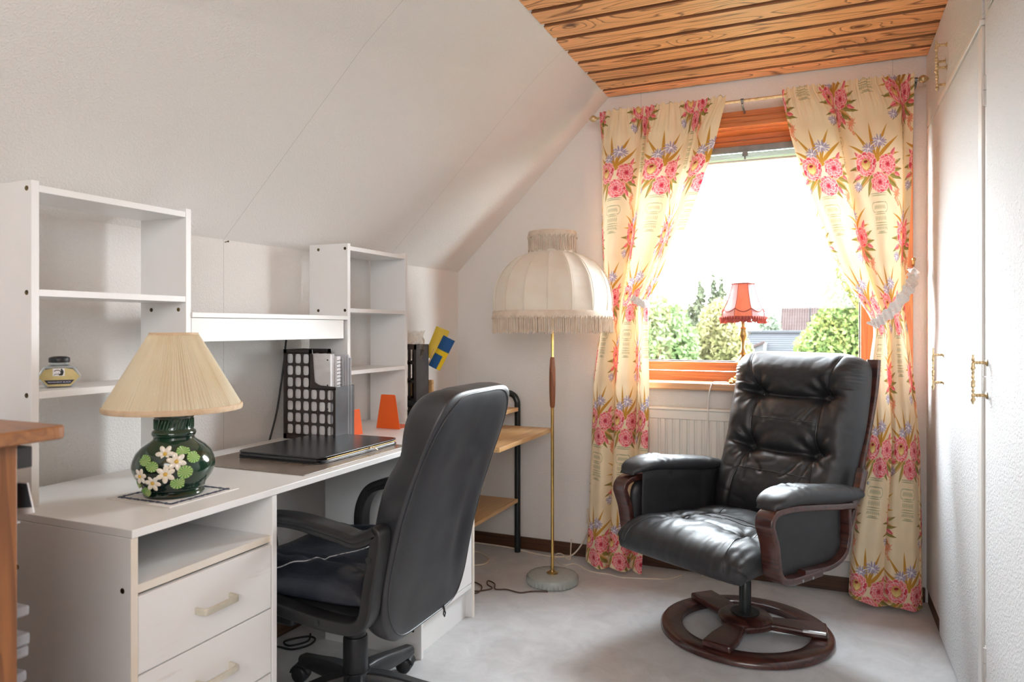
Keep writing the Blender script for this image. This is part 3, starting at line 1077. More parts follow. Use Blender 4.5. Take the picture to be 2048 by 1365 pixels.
def urn(cx, cy):
    """faint classical urn in sage line work"""
    for y, w in ((96, 44), (88, 40), (60, 30), (20, 26), (12, 30), (-24, 34), (-34, 36), (-60, 22), (-66, 30)):
        ell(cx, cy + y, w, 2.6, 0, SAGE, .75)
    for k in range(-3, 4):
        ell(cx + k * 8.5, cy + 40, 4.2, 10, .35 * k / 3, SAGE, .45)
        ell(cx + k * 9, cy - 6, 3.6, 11, 0, SAGE, .5)
        ell(cx + k * 9.5, cy - 46, 4, 8, .2 * k, SAGE, .5)
    for sx in (-1, 1):
        for q in range(10):
            a = PI * q / 9 - PI / 2
            ell(cx + sx * (30 + 12 * math.cos(a)), cy + 40 + 20 * math.sin(a), 2.5, 2.5, 0, SAGE, .6)


for (cx, cy) in ((100, 400), (300, 110)):
    urn(cx, cy - 205)
for (cx, cy) in ((100, 400), (300, 110)):
    bouquet(cx, cy, 1.12)
for (cx, cy) in ((200, 290), (0, 10)):
    for q in range(9):
        a = 40 * q
        leaf(cx, cy, 22 + 6 * (q % 3), 5, math.radians(a * 1.0 + 80), srgb(222, 150, 96), PINK, .85)
        ell(cx + 10 * math.cos(q), cy - 26 + 9 * q - 20, 6, 5, q, srgb(226, 140, 100), .8)

img = bpy.data.images.new('floral_print', PW, PH)
buf = np.ones((PH, PW, 4), dtype=np.float32)
buf[..., :3] = np.clip(tile, 0, 1)
img.pixels.foreach_set(buf.ravel())
img.update()
img.pack()


def fabric_print(name, image, transl=0.45, rough=0.85):
    m, nt, N, L, B = newmat(name)
    uv = N.new('ShaderNodeUVMap')
    t = N.new('ShaderNodeTexImage')
    t.image = image
    t.interpolation = 'Cubic'
    L.new(uv.outputs[0], t.inputs['Vector'])
    B.inputs['Roughness'].default_value = rough
    B.inputs['Specular IOR Level'].default_value = 0.2
    B.inputs['Sheen Weight'].default_value = 0.15
    L.new(t.outputs['Color'], B.inputs['Base Color'])
    tr = N.new('ShaderNodeBsdfTranslucent')
    L.new(t.outputs['Color'], tr.inputs['Color'])
    ms = N.new('ShaderNodeMixShader')
    ms.inputs['Fac'].default_value = transl
    L.new(B.outputs[0], ms.inputs[1])
    L.new(tr.outputs[0], ms.inputs[2])
    L.new(ms.outputs[0], N['Material Output'].inputs['Surface'])
    return m


m_curtain = fabric_print('floral_cotton', img, 0.12)


def table(tb):
    z = np.array([a for a, b in tb][::-1])
    x = np.array([b for a, b in tb][::-1])
    def f(q):
        return float(np.interp(q, z, x))
    zs = np.linspace(z[0], z[-1], 220)
    xs = np.array([f(q) for q in zs])
    k = np.exp(-0.5 * (np.arange(-9, 10) / 4.0) ** 2)
    k /= k.sum()
    xp = np.pad(xs, 9, mode='edge')
    xsm = np.convolve(xp, k, 'valid')
    return lambda q: float(np.interp(q, zs, xsm))


LL = [(2.155, -0.966), (1.567, -0.963), (1.352, -0.95), (1.257, -0.945), (1.066, -0.982), (0.898, -1.005), (0.562, -1.016), (0.225, -1.028), (0.0, -1.046)]
LR = [(2.155, -0.380), (1.944, -0.434), (1.747, -0.5), (1.57, -0.566), (1.414, -0.645), (1.3, -0.715), (1.261, -0.735), (1.162, -0.728), (0.907, -0.719), (0.582, -0.726), (0.163, -0.745), (-0.001, -0.754)]
RL = [(2.155, -0.155), (1.977, -0.121), (1.801, -0.072), (1.605, -0.013), (1.423, 0.055), (1.296, 0.121), (1.181, 0.195), (1.15, 0.205), (1.057, 0.19), (0.975, 0.183), (0.644, 0.177), (0.393, 0.14), (0.182, 0.115), (0.0, 0.106)]
RR = [(2.155, 0.345), (1.867, 0.34), (1.564, 0.331), (1.342, 0.317), (1.221, 0.306), (1.14, 0.322), (0.898, 0.349), (0.657, 0.366), (0.356, 0.375), (-0.001, 0.377)]


def curtain(name, label, TL, TR, ztie, gather, fabric_w, folds, phase, seed, u0, v0, y0=3.275, z0=0.012):
    fl, frr = table(TL), table(TR)
    nu, nv = 260, 180
    pr = np.random.default_rng(seed)
    ph = pr.uniform(0, 2 * PI, 8)
    ztop = 2.172
    m = MB()
    uv = []
    zs = ztop - (ztop - z0) * np.linspace(0, 1, nv)
    vs_ = []
    S_ = np.linspace(0, 1, nu)
    for z in zs:
        xl, xr = fl(min(z, 2.155)), frr(min(z, 2.155))
        wid = xr - xl
        g = math.exp(-((z - ztie) / 0.14) ** 2)
        top = max(0.0, min(1.0, (z - 2.05) / 0.10))
        near_bot = max(0.0, 1 - z / 1.2)
        A = (0.034 + 0.010 * near_bot) * (1 - 0.40 * g) * (1 - 0.72 * top)
        w1 = 2 * PI * folds * S_ + phase + 0.35 * np.sin(2 * PI * S_ + ph[1] + .5 * z)
        sw = np.sin(w1) + 0.22 * np.sin(2 * w1 + ph[2] + 0.7 * z) + 0.16 * np.sin(3.7 * w1 + ph[3] + 1.1 * z)
        c = (0.80 + 0.95 * max(0, min(1, (1.05 - z) / .6))) * (1 - .75 * top)
        k = S_ - c / (2 * PI * folds) * np.cos(w1) - 0.30 * (1 - top) / (2 * PI * folds * 2) * np.cos(2 * w1 + ph[2] + .7 * z)
        k = (k - k.min()) / (k.max() - k.min())
        x = xl + wid * k
        y = y0 - A * sw
        if z > 2.0:
            q = min(1, (z - 2.0) / 0.10)
            y = y + q * (0.0065 * np.sin(2 * PI * S_ * 17 + ph[4] + 3 * np.sin(S_ * 7)) + 0.0035 * np.sin(2 * PI * S_ * 43 + ph[5]))
        y = y - 0.016 * max(0, min(1, (z - 2.04) / .07))
        if gather:
            y = y - 0.030 * g
        zz = np.full(nu, z)
        if z > 2.165:
            zz = zz + 0.004 * np.sin(2 * PI * S_ * 23 + ph[6])
        if z < 0.25:
            zz = zz + (0.25 - z) / 0.25 * 0.012 * (1 + np.sin(w1 + 2))
        vs_.extend(zip(x.tolist(), y.tolist(), zz.tolist()))
        uv.extend(zip((u0 + S_ * fabric_w / 0.40).tolist(), [v0 + z / 0.58] * nu))
    fs = [(j * nu + i, (j + 1) * nu + i, (j + 1) * nu + i + 1, j * nu + i + 1) for j in range(nv - 1) for i in range(nu - 1)]
    m.add(vs_, fs)
    m.uv = uv
    return single(name, m, m_curtain, label, 'curtain', ((fl(0.1) + frr(0.1)) / 2, y0, 0.0), smooth=True, angle=180)


curtain('floral_curtain', 'cream peony-print curtain gathered beside the fringed floor lamp', LL, LR, 1.26, False, 0.98, 2.45, PI / 2 - 2 * PI * 0.40, 11, -0.15, -0.52)
curtain('floral_curtain', 'cream peony-print curtain tied back with lace beside the wardrobe', RL, RR, 1.19, True, 0.84, 2.1, PI / 2 - 2 * PI * 0.30, 23, -0.05, -0.42)

rod = thing('curtain_rod', 'slim brass curtain rod with knob ends above the window', 'curtain rod', (-0.31, 3.285, 2.15))
part(rod, 'rod', MB().tube([(-0.985, 3.285, 2.150), (0.362, 3.285, 2.150)], 0.0065, 12), m_brasspale)
for sx, xe in ((-1, -0.985), (1, 0.362)):
    f = MB()
    pts, rr = [], []
    for i in range(12):
        t = i / 11
        pts.append((xe + sx * 0.036 * t, 3.285, 2.150))
        rr.append(max(0.003, 0.016 * math.sin(PI * (0.12 + 0.86 * t)) ** 0.8))
    f.tube(pts, rr, 14)
    part(rod, 'finial', f, m_brasspale)
for xb in (-0.318, -0.955, 0.352):
    part(rod, 'bracket', MB().tube([(xb, YW - 0.002, 2.128), (xb, 3.30, 2.128), (xb, 3.285, 2.138)], 0.004, 8).tube([(xb - 0.006, 3.285, 2.150), (xb + 0.006, 3.285, 2.150)], 0.010, 12).box(xb - 0.008, xb + 0.008, YW - 0.006, YW - 0.0005, 2.105, 2.140), m_grey)


def lace_material():
    m, nt, N, L, B = newmat('white_lace')
    tc = N.new('ShaderNodeTexCoord')
    v = N.new('ShaderNodeTexVoronoi')
    v.inputs['Scale'].default_value = 130
    L.new(tc.outputs['Object'], v.inputs['Vector'])
    g = N.new('ShaderNodeMath')
    g.operation = 'GREATER_THAN'
    g.inputs[1].default_value = 0.20
    L.new(v.outputs['Distance'], g.inputs[0])
    B.inputs['Base Color'].default_value = (0.84, 0.82, 0.80, 1)
    B.inputs['Roughness'].default_value = 0.8
    t = N.new('ShaderNodeBsdfTransparent')
    ms = N.new('ShaderNodeMixShader')
    L.new(g.outputs[0], ms.inputs[0])
    L.new(t.outputs[0], ms.inputs[1])
    L.new(B.outputs[0], ms.inputs[2])
    L.new(ms.outputs[0], N['Material Output'].inputs['Surface'])
    return m


m_lace = lace_material()


def lace_band(path, hw):
    P = smooth_path(path, 14)
    m = MB()
    n = len(P)
    nv = 7
    vs_ = []
    for i, p in enumerate(P):
        a = Vector(P[max(i - 1, 0)])
        b = Vector(P[min(i + 1, n - 1)])
        t = (b - a).normalized()
        side = t.cross(Vector((0, -1, 0.0))).normalized()
        sc = hw * (1 + 0.18 * math.cos(2 * PI * i / 9))
        for q in range(nv):
            w = (q / (nv - 1) - 0.5) * 2
            c = Vector(p) + side * sc * w + Vector((0, 0.004 * math.sin(i * 1.1 + q), 0))
            vs_.append(tuple(c))
    fs = []
    for i in range(n - 1):
        for q in range(nv - 1):
            a = i * nv + q
            fs.append((a, a + 1, a + nv + 1, a + nv))
    m.add(vs_, fs)
    return m


tb = thing('lace_tieback', 'white lace tieback looped from a brass wall hook by the wardrobe', 'tieback', (0.28, 3.2, 1.27))
part(tb, 'lace_band', lace_band([(0.352, 3.385, 1.395), (0.345, 3.30, 1.37), (0.330, 3.215, 1.325), (0.305, 3.190, 1.28), (0.264, 3.180, 1.222), (0.225, 3.185, 1.185), (0.196, 3.20, 1.163), (0.190, 3.235, 1.155)], 0.021), m_lace)
tw = MB()
for k in range(3):
    tw.ell((0.346 - .004 * k, 3.30 - 0.02 * k, 1.368 - .014 * k), 0.013, 0.010, 0.024, 10, 8)
part(tb, 'gathered_loop', tw, m_lace)
hk = single('tieback_hook', MB().tube([(0.354, YW - 0.001, 1.408), (0.354, 3.39, 1.408), (0.354, 3.375, 1.415), (0.354, 3.372, 1.428)], 0.0045, 10).ell((0.354, 3.371, 1.432), 0.008, 0.008, 0.008), m_brassold,
            'small brass tieback hook on the wall beside the wardrobe', 'hook', (0.354, YW - 0.001, 1.408))
tb2 = thing('lace_tieback', 'small white lace tieback around the curtain beside the floor lamp', 'tieback', (-0.76, 3.2, 1.27))
part(tb2, 'lace_band', lace_band([(-0.800, 3.225, 1.287), (-0.780, 3.205, 1.277), (-0.755, 3.200, 1.262), (-0.735, 3.215, 1.258), (-0.722, 3.25, 1.262)], 0.017), m_lace)
kn = MB()
for k in range(4):
    kn.ell((-0.768 + .01 * k, 3.203, 1.272 - .006 * k), 0.010, 0.007, 0.018, 8, 6)
part(tb2, 'bow', kn, m_lace)

# ------------------------------------------------------------------ floor lamp
FL = (-1.108, 3.010)
fl_ = thing('floor_lamp', 'brass floor lamp with cream fringed dome shade and glass foot', 'lamp', (FL[0], FL[1], 0))
m_foot = MAT('pressed_glass_foot', (0.74, 0.79, 0.75), 0.07, trans=0.5, ior=1.45, bump=(55, 0.4, 0.005, (1, 1, 0.6)), var=(30, (0.70, 0.75, 0.71), 0.4, 0.6))
part(fl_, 'glass_foot', MB().lathe([(0.02, 0.0), (0.108, 0.0), (0.114, 0.006), (0.115, 0.03), (0.110, 0.038), (0.098, 0.042), (0.03, 0.044), (0.0, 0.044)], (FL[0], FL[1], 0), 72,
                                   rf=lambda a, z: 1 + (0.022 * math.cos(36 * a) if 0.004 < z < 0.036 else 0), caps=False), m_foot)
part(fl_, 'collar', MB().lathe([(0.0, 0.0435), (0.026, 0.044), (0.026, 0.048), (0.012, 0.052), (0.009, 0.058)], (FL[0], FL[1], 0), 32), m_brassold)
part(fl_, 'pole', MB().lathe([(0.0072, 0.052), (0.0072, 0.79), (0.0072, 1.015), (0.0062, 1.02), (0.0062, 1.20), (0.0062, 1.46)], (FL[0], FL[1], 0), 20), m_brass)
part(fl_, 'wooden_grip', MB().lathe([(0.0088, 0.788), (0.0115, 0.80), (0.0142, 0.86), (0.0148, 0.90), (0.0140, 0.96), (0.0105, 1.008), (0.0085, 1.016)], (FL[0], FL[1], 0), 24), m_griptek)
m_shade = MAT('cream_satin_shade', (0.86, 0.80, 0.70), 0.6, transl=0.25, sheen=0.3, bump=(60, 0.12, 0.002, (1, 1, 0.25)), var=(6, (0.80, 0.71, 0.58), 0.45, 0.75))
m_fringe = MAT('cream_fringe_yarn', (0.80, 0.69, 0.57), 0.8, transl=0.25, var=(30, (0.70, 0.58, 0.46), 0.4, 0.65))
m_bulb = MAT('milk_glass_bulb', (0.85, 0.84, 0.80), 0.2, transl=0.2, var=(8, (0.8, 0.8, 0.78), 0.4, 0.6))
NG = 16
dome = [(0.104, 1.484), (0.125, 1.478), (0.155, 1.466), (0.190, 1.444), (0.222, 1.410), (0.246, 1.370), (0.261, 1.325), (0.2675, 1.28), (0.2665, 1.24), (0.262, 1.212)]
dz = np.array([z for r, z in dome][::-1])
dr = np.array([r for r, z in dome][::-1])
prof = []
for q in range(30):
    t = q / 29
    z = 1.212 + (1.484 - 1.212) * (1 - (1 - t) ** 1.0)
    prof.append((float(np.interp(z, dz, dr)), z))
part(fl_, 'shade', MB().lathe(prof, (FL[0], FL[1], 0), NG * 8, rf=lambda a, z: 1 - (0.034 + 0.02 * (z > 1.40)) * abs(math.sin(NG * (a + .12) / 2)) ** 0.7 * (0.3 + min(1, max(0, (z - 1.212) / 0.1)))
                              , caps=False), m_shade, angle=60)
rb = MB()
for k in range(NG):
    a = 2 * PI * k / NG - .12
    rb.tube([(FL[0] + (r + .0015) * math.cos(a), FL[1] + (r + .0015) * math.sin(a), z) for r, z in prof[::2]], 0.0022, 6)
part(fl_, 'shade_ribs', rb, m_shade, kind='stuff')


def fringe(root, name, c, r, ztop, zbot, n, mat, band=0.022, wob=0.004, sw=0.0028):
    b = MB()
    nb = max(48, n)
    b.lathe([(r + .001, ztop), (r + .004, ztop - band * .3), (r + .003, ztop - band)], c, nb, rf=lambda a, z: 1 + 0.006 * math.sin(a * n / 2), caps=False)
    for k in range(n // 3):          # knotted loops
        a = 2 * PI * (k + .5) / (n // 3)
        b.ell((c[0] + (r + .004) * math.cos(a), c[1] + (r + .004) * math.sin(a), ztop - band), 0.0045, 0.0045, 0.008, 6, 4)
    pr = np.random.default_rng(5)
    for k in range(n):
        a = 2 * PI * k / n + pr.uniform(-.3, .3) / n
        rr = r + pr.uniform(-.001, .003)
        zb = zbot + pr.uniform(0, .012)
        a2 = a + pr.uniform(-wob, wob)
        p0 = (c[0] + rr * math.cos(a), c[1] + rr * math.sin(a), ztop - band * .8)
        p1 = (c[0] + rr * math.cos((a + a2) / 2), c[1] + rr * math.sin((a + a2) / 2), (ztop + zb) / 2)
        p2 = (c[0] + (rr + pr.uniform(-.004, .003)) * math.cos(a2), c[1] + rr * math.sin(a2), zb)
        b.tube([p0, p1, p2], [sw * .8, sw, sw * 1.15], 5)
    return part(root, name, b, mat, kind='stuff')


fringe(fl_, 'fringe', (FL[0], FL[1], 0), 0.266, 1.222, 1.122, 210, m_fringe, band=0.030)
part(fl_, 'crown_band', MB().lathe([(0.104, 1.482), (0.1035, 1.578), (0.099, 1.580), (0.099, 1.484)], (FL[0], FL[1], 0), 48, caps=False), m_shade)
fringe(fl_, 'crown_fringe', (FL[0], FL[1], 0), 0.106, 1.579, 1.484, 96, m_fringe, band=0.026)
part(fl_, 'bulb', MB().lathe([(0.013, 1.27), (0.014, 1.30), (0.028, 1.34), (0.03, 1.36), (0.02, 1.385), (0.0, 1.392)], (FL[0], FL[1], 0), 20), m_bulb)
sp = MB()
for k in range(3):
    a = 2 * PI * k / 3
    sp.tube([(FL[0], FL[1], 1.46), (FL[0] + 0.10 * math.cos(a), FL[1] + 0.10 * math.sin(a), 1.486)], 0.002, 6)
part(fl_, 'shade_carrier', sp, m_brassold)

# ------------------------------------------------------------------ green ceramic table lamp on a mat
TLc = (-1.444, 1.261)
z0 = ZT + 0.0025
tl = thing('table_lamp', 'green glazed ceramic table lamp with cream pleated shade', 'lamp', (TLc[0], TLc[1], z0))
m_glaze = MAT('dark_green_glaze', (0.012, 0.040, 0.022), 0.10, spec=0.6, coat=0.6, var=(7, (0.004, 0.014, 0.010), 0.45, 0.62), bump=(16, 0.08, 0.004))
zz_ = lambda py: 1.15 - (py - 655) * 0.0012425 + 0.006
bprof = [(0.0, 0.743 + .0026), (0.066, 0.7456), (0.0690, 0.752), (0.0665, 0.757), (0.0640, 0.7595), (0.0700, 0.765), (0.0712, 0.770), (0.0745, 0.776), (0.0860, 0.792), (0.0922, 0.808),
         (0.0930, 0.818), (0.0905, 0.832), (0.0835, 0.848), (0.070, 0.863), (0.054, 0.874), (0.0465, 0.880), (0.0458, 0.885), (0.0490, 0.890), (0.0500, 0.894), (0.0485, 0.899), (0.0445, 0.902),
         (0.0432, 0.905), (0.0430, 0.928), (0.0440, 0.931), (0.0475, 0.935), (0.0480, 0.939), (0.0455, 0.944), (0.034, 0.950), (0.0, 0.952)]
def neck(a, z):
    if 0.904 < z < 0.929:
        return 1.0
    return 1.0
part(tl, 'ceramic_body', MB().lathe(bprof, (TLc[0], TLc[1], 0), 64, rf=neck, caps=False), m_glaze)
m_glaze2 = MAT('mid_green_glaze', (0.05, 0.12, 0.065), 0.15, coat=0.5, var=(60, (0.02, 0.06, 0.035), 0.4, 0.6))
fl2 = MB()
for k in range(34):
    a = 2 * PI * k / 34
    p = [(TLc[0] + 0.0438 * math.cos(a + q * .16), TLc[1] + 0.0438 * math.sin(a + q * .16), 0.9055 + q * .0225) for q in (0, .5, 1)]
    fl2.tube(p, 0.0014, 5)
part(tl, 'fluting', fl2, m_glaze2, kind='stuff')
bz = np.array([z for r, z in bprof])
brr = np.array([r for r, z in bprof])
azc = math.atan2(-TLc[1], -TLc[0])


def on_body(px, py):
    """pixel offset in a 255-per-radius view of the body -> point and normal on the belly"""
    z = 1.150 - (640 + py / 3.413 - 655) * 0.0012425 + 0.008
    r = float(np.interp(z, bz[7:16], brr[7:16]))
    s_ = max(-0.97, min(0.97, (px - 508) / 255 * 0.093 / r))
    az = azc + math.asin(s_)
    return Vector((TLc[0] + r * math.cos(az), TLc[1] + r * math.sin(az), z)), Vector((math.cos(az), math.sin(az), (z - 0.818) * 8)).normalized()


m_petal = MAT('white_glazed_petal', (0.83, 0.79, 0.70), 0.2, coat=0.4, var=(50, (0.78, 0.70, 0.55), 0.45, 0.7))
m_pist = MAT('yellow_glazed_centre', (0.72, 0.48, 0.08), 0.25, var=(80, (0.6, 0.36, 0.05), 0.4, 0.6))
m_leafg = MAT('light_green_glazed_leaf', (0.46, 0.58, 0.24), 0.2, coat=0.4, var=(60, (0.36, 0.50, 0.16), 0.42, 0.6))
m_leafd = MAT('mid_green_glazed_leaf', (0.10, 0.30, 0.06), 0.2, coat=0.4, var=(60, (0.16, 0.36, 0.09), 0.42, 0.6))


def basis(n):
    t = n.cross(Vector((0, 0, 1))).normalized()
    b = t.cross(n)          # points down/up the belly
    return Matrix((t, b, n)).transposed()


for i, (px, py, R) in enumerate(((458, 885, 50), (522, 932, 52), (460, 1005, 52), (318, 1022, 46), (388, 1065, 48))):
    p, n = on_body(px, py)
    Mb = basis(n)
    R_ = R / 3.413 * 0.00136
    f = MB()
    for k in range(6):
        a = 2 * PI * k / 6 + .3 * i
        d = Mb @ Vector((math.cos(a), math.sin(a), 0))
        Mp = Mb @ Matrix.Rotation(a, 3, 'Z')
        c = p + d * R_ * .6 + n * .0014
        f.ell(c, R_ * .48, R_ * .30, .0024, 10, 6, Mp)
    fo = part(tl, 'flower', f, m_petal)
    part(fo, 'flower_centre', MB().ell(p + n * .003, R_ * .24, R_ * .24, .003, 8, 6, Mb), m_pist)
for i, (px, py, R, a0) in enumerate(((345, 922, 40, .5), (385, 957, 38, 1.2), (560, 876, 40, 2.0), (620, 916, 42, 2.6), (570, 1000, 46, 0.2), (530, 1070, 44, 3.2), (350, 1130, 36, 1.0), (295, 1092, 30, .4))):
    p, n = on_body(px, py)
    Mb = basis(n)
    R_ = R / 3.413 * 0.00132
    f = MB()
    nn = 26
    vs_ = [tuple(p + n * .0035)]
    for k in range(nn):
        a = 2 * PI * k / nn
        rr = R_ * (1 - .28 * math.exp(-(((a + PI) % (2 * PI) - PI) / .35) ** 2)) * (1 + .03 * math.cos(9 * a))
        d = Mb @ Vector((math.cos(a + a0) * rr, math.sin(a + a0) * rr * .86, 0))
        vs_.append(tuple(p + d + n * (.0022 + (.0009 if k % 2 else 0))))
    for k in range(nn):
        a = 2 * PI * k / nn
        d = Mb @ Vector((math.cos(a + a0) * R_ * .9, math.sin(a + a0) * R_ * .78, 0))
        vs_.append(tuple(p + d - n * .002))
    f.add(vs_, [(0, 1 + k, 1 + (k + 1) % nn) for k in range(nn)] + [(1 + k, 1 + nn + k, 1 + nn + (k + 1) % nn, 1 + (k + 1) % nn) for k in range(nn)])
    for k in range(nn):
        f.mi[k] = k % 2
    part(tl, 'leaf', f, [m_leafg, m_leafd], smooth=False)
m_pleat = MAT('cream_pleated_fabric', (0.88, 0.79, 0.61), 0.75, transl=0.38, var=(9, (0.84, 0.73, 0.53), 0.42, 0.66))
m_pleatb = MAT('beige_binding_tape', (0.74, 0.56, 0.38), 0.7, transl=0.15, var=(60, (0.66, 0.48, 0.31), 0.4, 0.6))
NP = 110
prng = np.random.default_rng(3)
pa = prng.uniform(-.6, .6, NP)
def pleat(a, z):
    k = a * NP / (2 * PI)
    t = (z - 0.956) / 0.178
    return 1 + (0.019 + .015 * t) * math.sin(2 * PI * k + pa[int(k) % NP] * (1 - t)) * (0.5 + 0.5 * abs(math.sin(a * 9)))
sh = MB().lathe([(0.154 + (0.0535 - 0.154) * t, 0.956 + 0.178 * t) for t in np.linspace(0, 1, 9)], (TLc[0], TLc[1], 0), NP * 5, rf=pleat, caps=False)
sho = part(tl, 'shade', sh, m_pleat, angle=180)
part(sho, 'binding', MB().lathe([(0.1555, 0.950), (0.1575, 0.954), (0.1568, 0.961), (0.1545, 0.963), (0.1525, 0.956)], (TLc[0], TLc[1], 0), 96, caps=False), m_pleatb)
part(sho, 'binding', MB().lathe([(0.0545, 1.128), (0.0555, 1.131), (0.0545, 1.137), (0.0520, 1.137), (0.0515, 1.130)], (TLc[0], TLc[1], 0), 64, caps=False), m_pleatb)
part(tl, 'socket', MB().lathe([(0.012, 0.95), (0.014, 0.955), (0.014, 1.0), (0.011, 1.005)], (TLc[0], TLc[1], 0), 20), m_brassold)
part(tl, 'bulb', MB().lathe([(0.012, 1.003), (0.014, 1.015), (0.027, 1.05), (0.028, 1.065), (0.02, 1.085), (0.0, 1.092)], (TLc[0], TLc[1], 0), 20), m_bulb)
part(tl, 'shade_ring', MB().tube([(TLc[0] - .053, TLc[1], 1.13), (TLc[0], TLc[1], 1.11), (TLc[0] + .053, TLc[1], 1.13)], 0.0018, 6).tube([(TLc[0], TLc[1] - .053, 1.13), (TLc[0], TLc[1], 1.11), (TLc[0], TLc[1] + .053, 1.13)], 0.0018, 6), m_brassold)

m_linen = MAT('white_linen', (0.80, 0.78, 0.76), 0.85, bump=(500, 0.4, 0.0006), var=(40, (0.74, 0.72, 0.70), 0.4, 0.6))
m_navy = MAT('navy_embroidery', (0.055, 0.065, 0.11), 0.8, var=(200, (0.16, 0.17, 0.22), 0.5, 0.62))
dx0, dx1, dy0, dy1 = -1.550, -1.343, 1.162, 1.369
dm = single('linen_mat', MB().box(dx0, dx1, dy0, dy1, ZT + 0.0003, ZT + 0.0024), m_linen, 'white linen mat with navy border under the green lamp', 'mat', (-1.445, 1.265, ZT), smooth=False)
eb = MB()
b_ = 0.020
n = 26
for k in range(n):
    t0, t1_ = k / n, (k + 1) / n
    for (ax, ay, bx, by) in ((dx0 + b_, dy0 + b_, dx1 - b_, dy0 + b_), (dx1 - b_, dy0 + b_, dx1 - b_, dy1 - b_), (dx1 - b_, dy1 - b_, dx0 + b_, dy1 - b_), (dx0 + b_, dy1 - b_, dx0 + b_, dy0 + b_)):
        px_, py_ = ax + (bx - ax) * (t0 + t1_) / 2, ay + (by - ay) * (t0 + t1_) / 2
        eb.ell((px_ + .0015 * math.sin(k * 2.1), py_ + .0015 * math.cos(k * 1.7), ZT + .0026), 0.0058 + .0026 * (k % 2) + .002 * (k in (0, n - 1)), 0.0052 + .0022 * ((k + 1) % 2) + .002 * (k in (0, n - 1)), 0.0008, 7, 4)
part(dm, 'embroidered_border', eb, m_navy, kind='stuff')
# ------------------------------------------------------------------ upholstery helper
def cushion(P, tf, tb, nu=48, nv=60, p=5.0):
    """closed pillow. P(u,v)->(point, outward normal), tf/tb front and back thickness functions"""
    su = np.sin(np.linspace(-PI / 2, PI / 2, nu))
    sv = np.sin(np.linspace(-PI / 2, PI / 2, nv))
    vs_, idx_f, idx_b = [], {}, {}
    for j in range(nv):
        for i in range(nu):
            u, v = su[i], sv[j]
            c, n = P(u, v)
            e = math.sqrt(max(0.0, (1 - abs(u) ** p) * (1 - abs(v) ** p)))
            border = i in (0, nu - 1) or j in (0, nv - 1)
            if border:
                idx_f[i, j] = idx_b[i, j] = len(vs_)
                vs_.append(tuple(c))
            else:
                idx_f[i, j] = len(vs_)
                vs_.append(tuple(c + n * tf(u, v) * e))
                idx_b[i, j] = len(vs_)
                vs_.append(tuple(c - n * tb(u, v) * e))
    fs = []
    for j in range(nv - 1):
        for i in range(nu - 1):
            fs.append((idx_f[i, j], idx_f[i + 1, j], idx_f[i + 1, j + 1], idx_f[i, j + 1]))
            fs.append((idx_b[i, j], idx_b[i, j + 1], idx_b[i + 1, j + 1], idx_b[i + 1, j]))
    return MB().add(vs_, fs)


def seg_d(px, py, ax, ay, bx, by):
    dx, dy = bx - ax, by - ay
    t = max(0, min(1, ((px - ax) * dx + (py - ay) * dy) / (dx * dx + dy * dy + 1e-12)))
    return math.hypot(px - ax - t * dx, py - ay - t * dy)


def path2(pts):
    """arc-length lookup on a 2D polyline smoothed by catmull-rom: t in 0..1 -> (a,b),(normal)"""
    q = smooth_path([(a, b, 0) for a, b in pts], 14)
    q = np.array(q)[:, :2]
    d = np.r_[0, np.cumsum(np.hypot(*np.diff(q, axis=0).T))]
    d /= d[-1]
    def f(t):
        t = min(1, max(0, t))
        a, b = float(np.interp(t, d, q[:, 0])), float(np.interp(t, d, q[:, 1]))
        t0, t1_ = max(0, t - .02), min(1, t + .02)
        ta = float(np.interp(t1_, d, q[:, 0]) - np.interp(t0, d, q[:, 0]))
        tb_ = float(np.interp(t1_, d, q[:, 1]) - np.interp(t0, d, q[:, 1]))
        l = math.hypot(ta, tb_)
        return (a, b), (ta / l, tb_ / l)
    return f


def wr(x, y, s=1.0, seed=0.0):
    return mnoise.noise(Vector((x * s + seed, y * s - seed, seed * 1.7)))


# ------------------------------------------------------------------ recliner (local frame: x across, -y forward, z up)
RB = (-0.262, 2.813)
rc = thing('recliner', 'black leather recliner with tufted back and mahogany ring base', 'armchair', (RB[0], RB[1], 0), math.atan2(-0.4907, 0.8713))
V3 = Vector
# --- base
ring = MB()
rprof = [(0.236, 0.0), (0.300, 0.0), (0.312, 0.006), (0.312, 0.016), (0.304, 0.026), (0.292, 0.030), (0.240, 0.030), (0.232, 0.024), (0.232, 0.006), (0.236, 0.0)]
ring.lathe(rprof, (0, 0, 0), 72, caps=False)
part(rc, 'base_ring', ring, m_mahog, local=True)
star = MB()
cor = []
arms = (132.8, -104.6, 3.3)
hub_r = 0.115
pts = []
for k in range(3):
    a = math.radians(sorted(arms)[k] + 29.4)
    a2 = math.radians(sorted(arms)[(k + 1) % 3] + 29.4 + (360 if k == 2 else 0))
    tip, w = 0.285, 0.052
    ca, sa = math.cos(a), math.sin(a)
    pts += [(tip * ca + w * sa, tip * sa - w * ca), (tip * ca - w * sa, tip * sa + w * ca)]
    pts += [(0.20 * ca - w * sa, 0.20 * sa + w * ca)]
    for q in (0.2, 0.35, 0.5, 0.65, 0.8):
        aa = a + (a2 - a) * q
        rr = hub_r - 0.022 * math.sin(PI * q)
        pts.append((rr * math.cos(aa), rr * math.sin(aa)))
    ca, sa = math.cos(a2), math.sin(a2)
    pts += [(0.20 * ca + w * sa, 0.20 * sa - w * ca)]
star.prism(pts, 'z', 0.0302, 0.056)
part(rc, 'base_star', star, m_mahog, local=True, smooth=False, bev=0.008)
part(rc, 'hub', MB().lathe([(0.0, 0.056), (0.098, 0.056), (0.098, 0.062), (0.084, 0.074), (0.0, 0.076)], (0, 0, 0), 48), m_mahog, local=True)
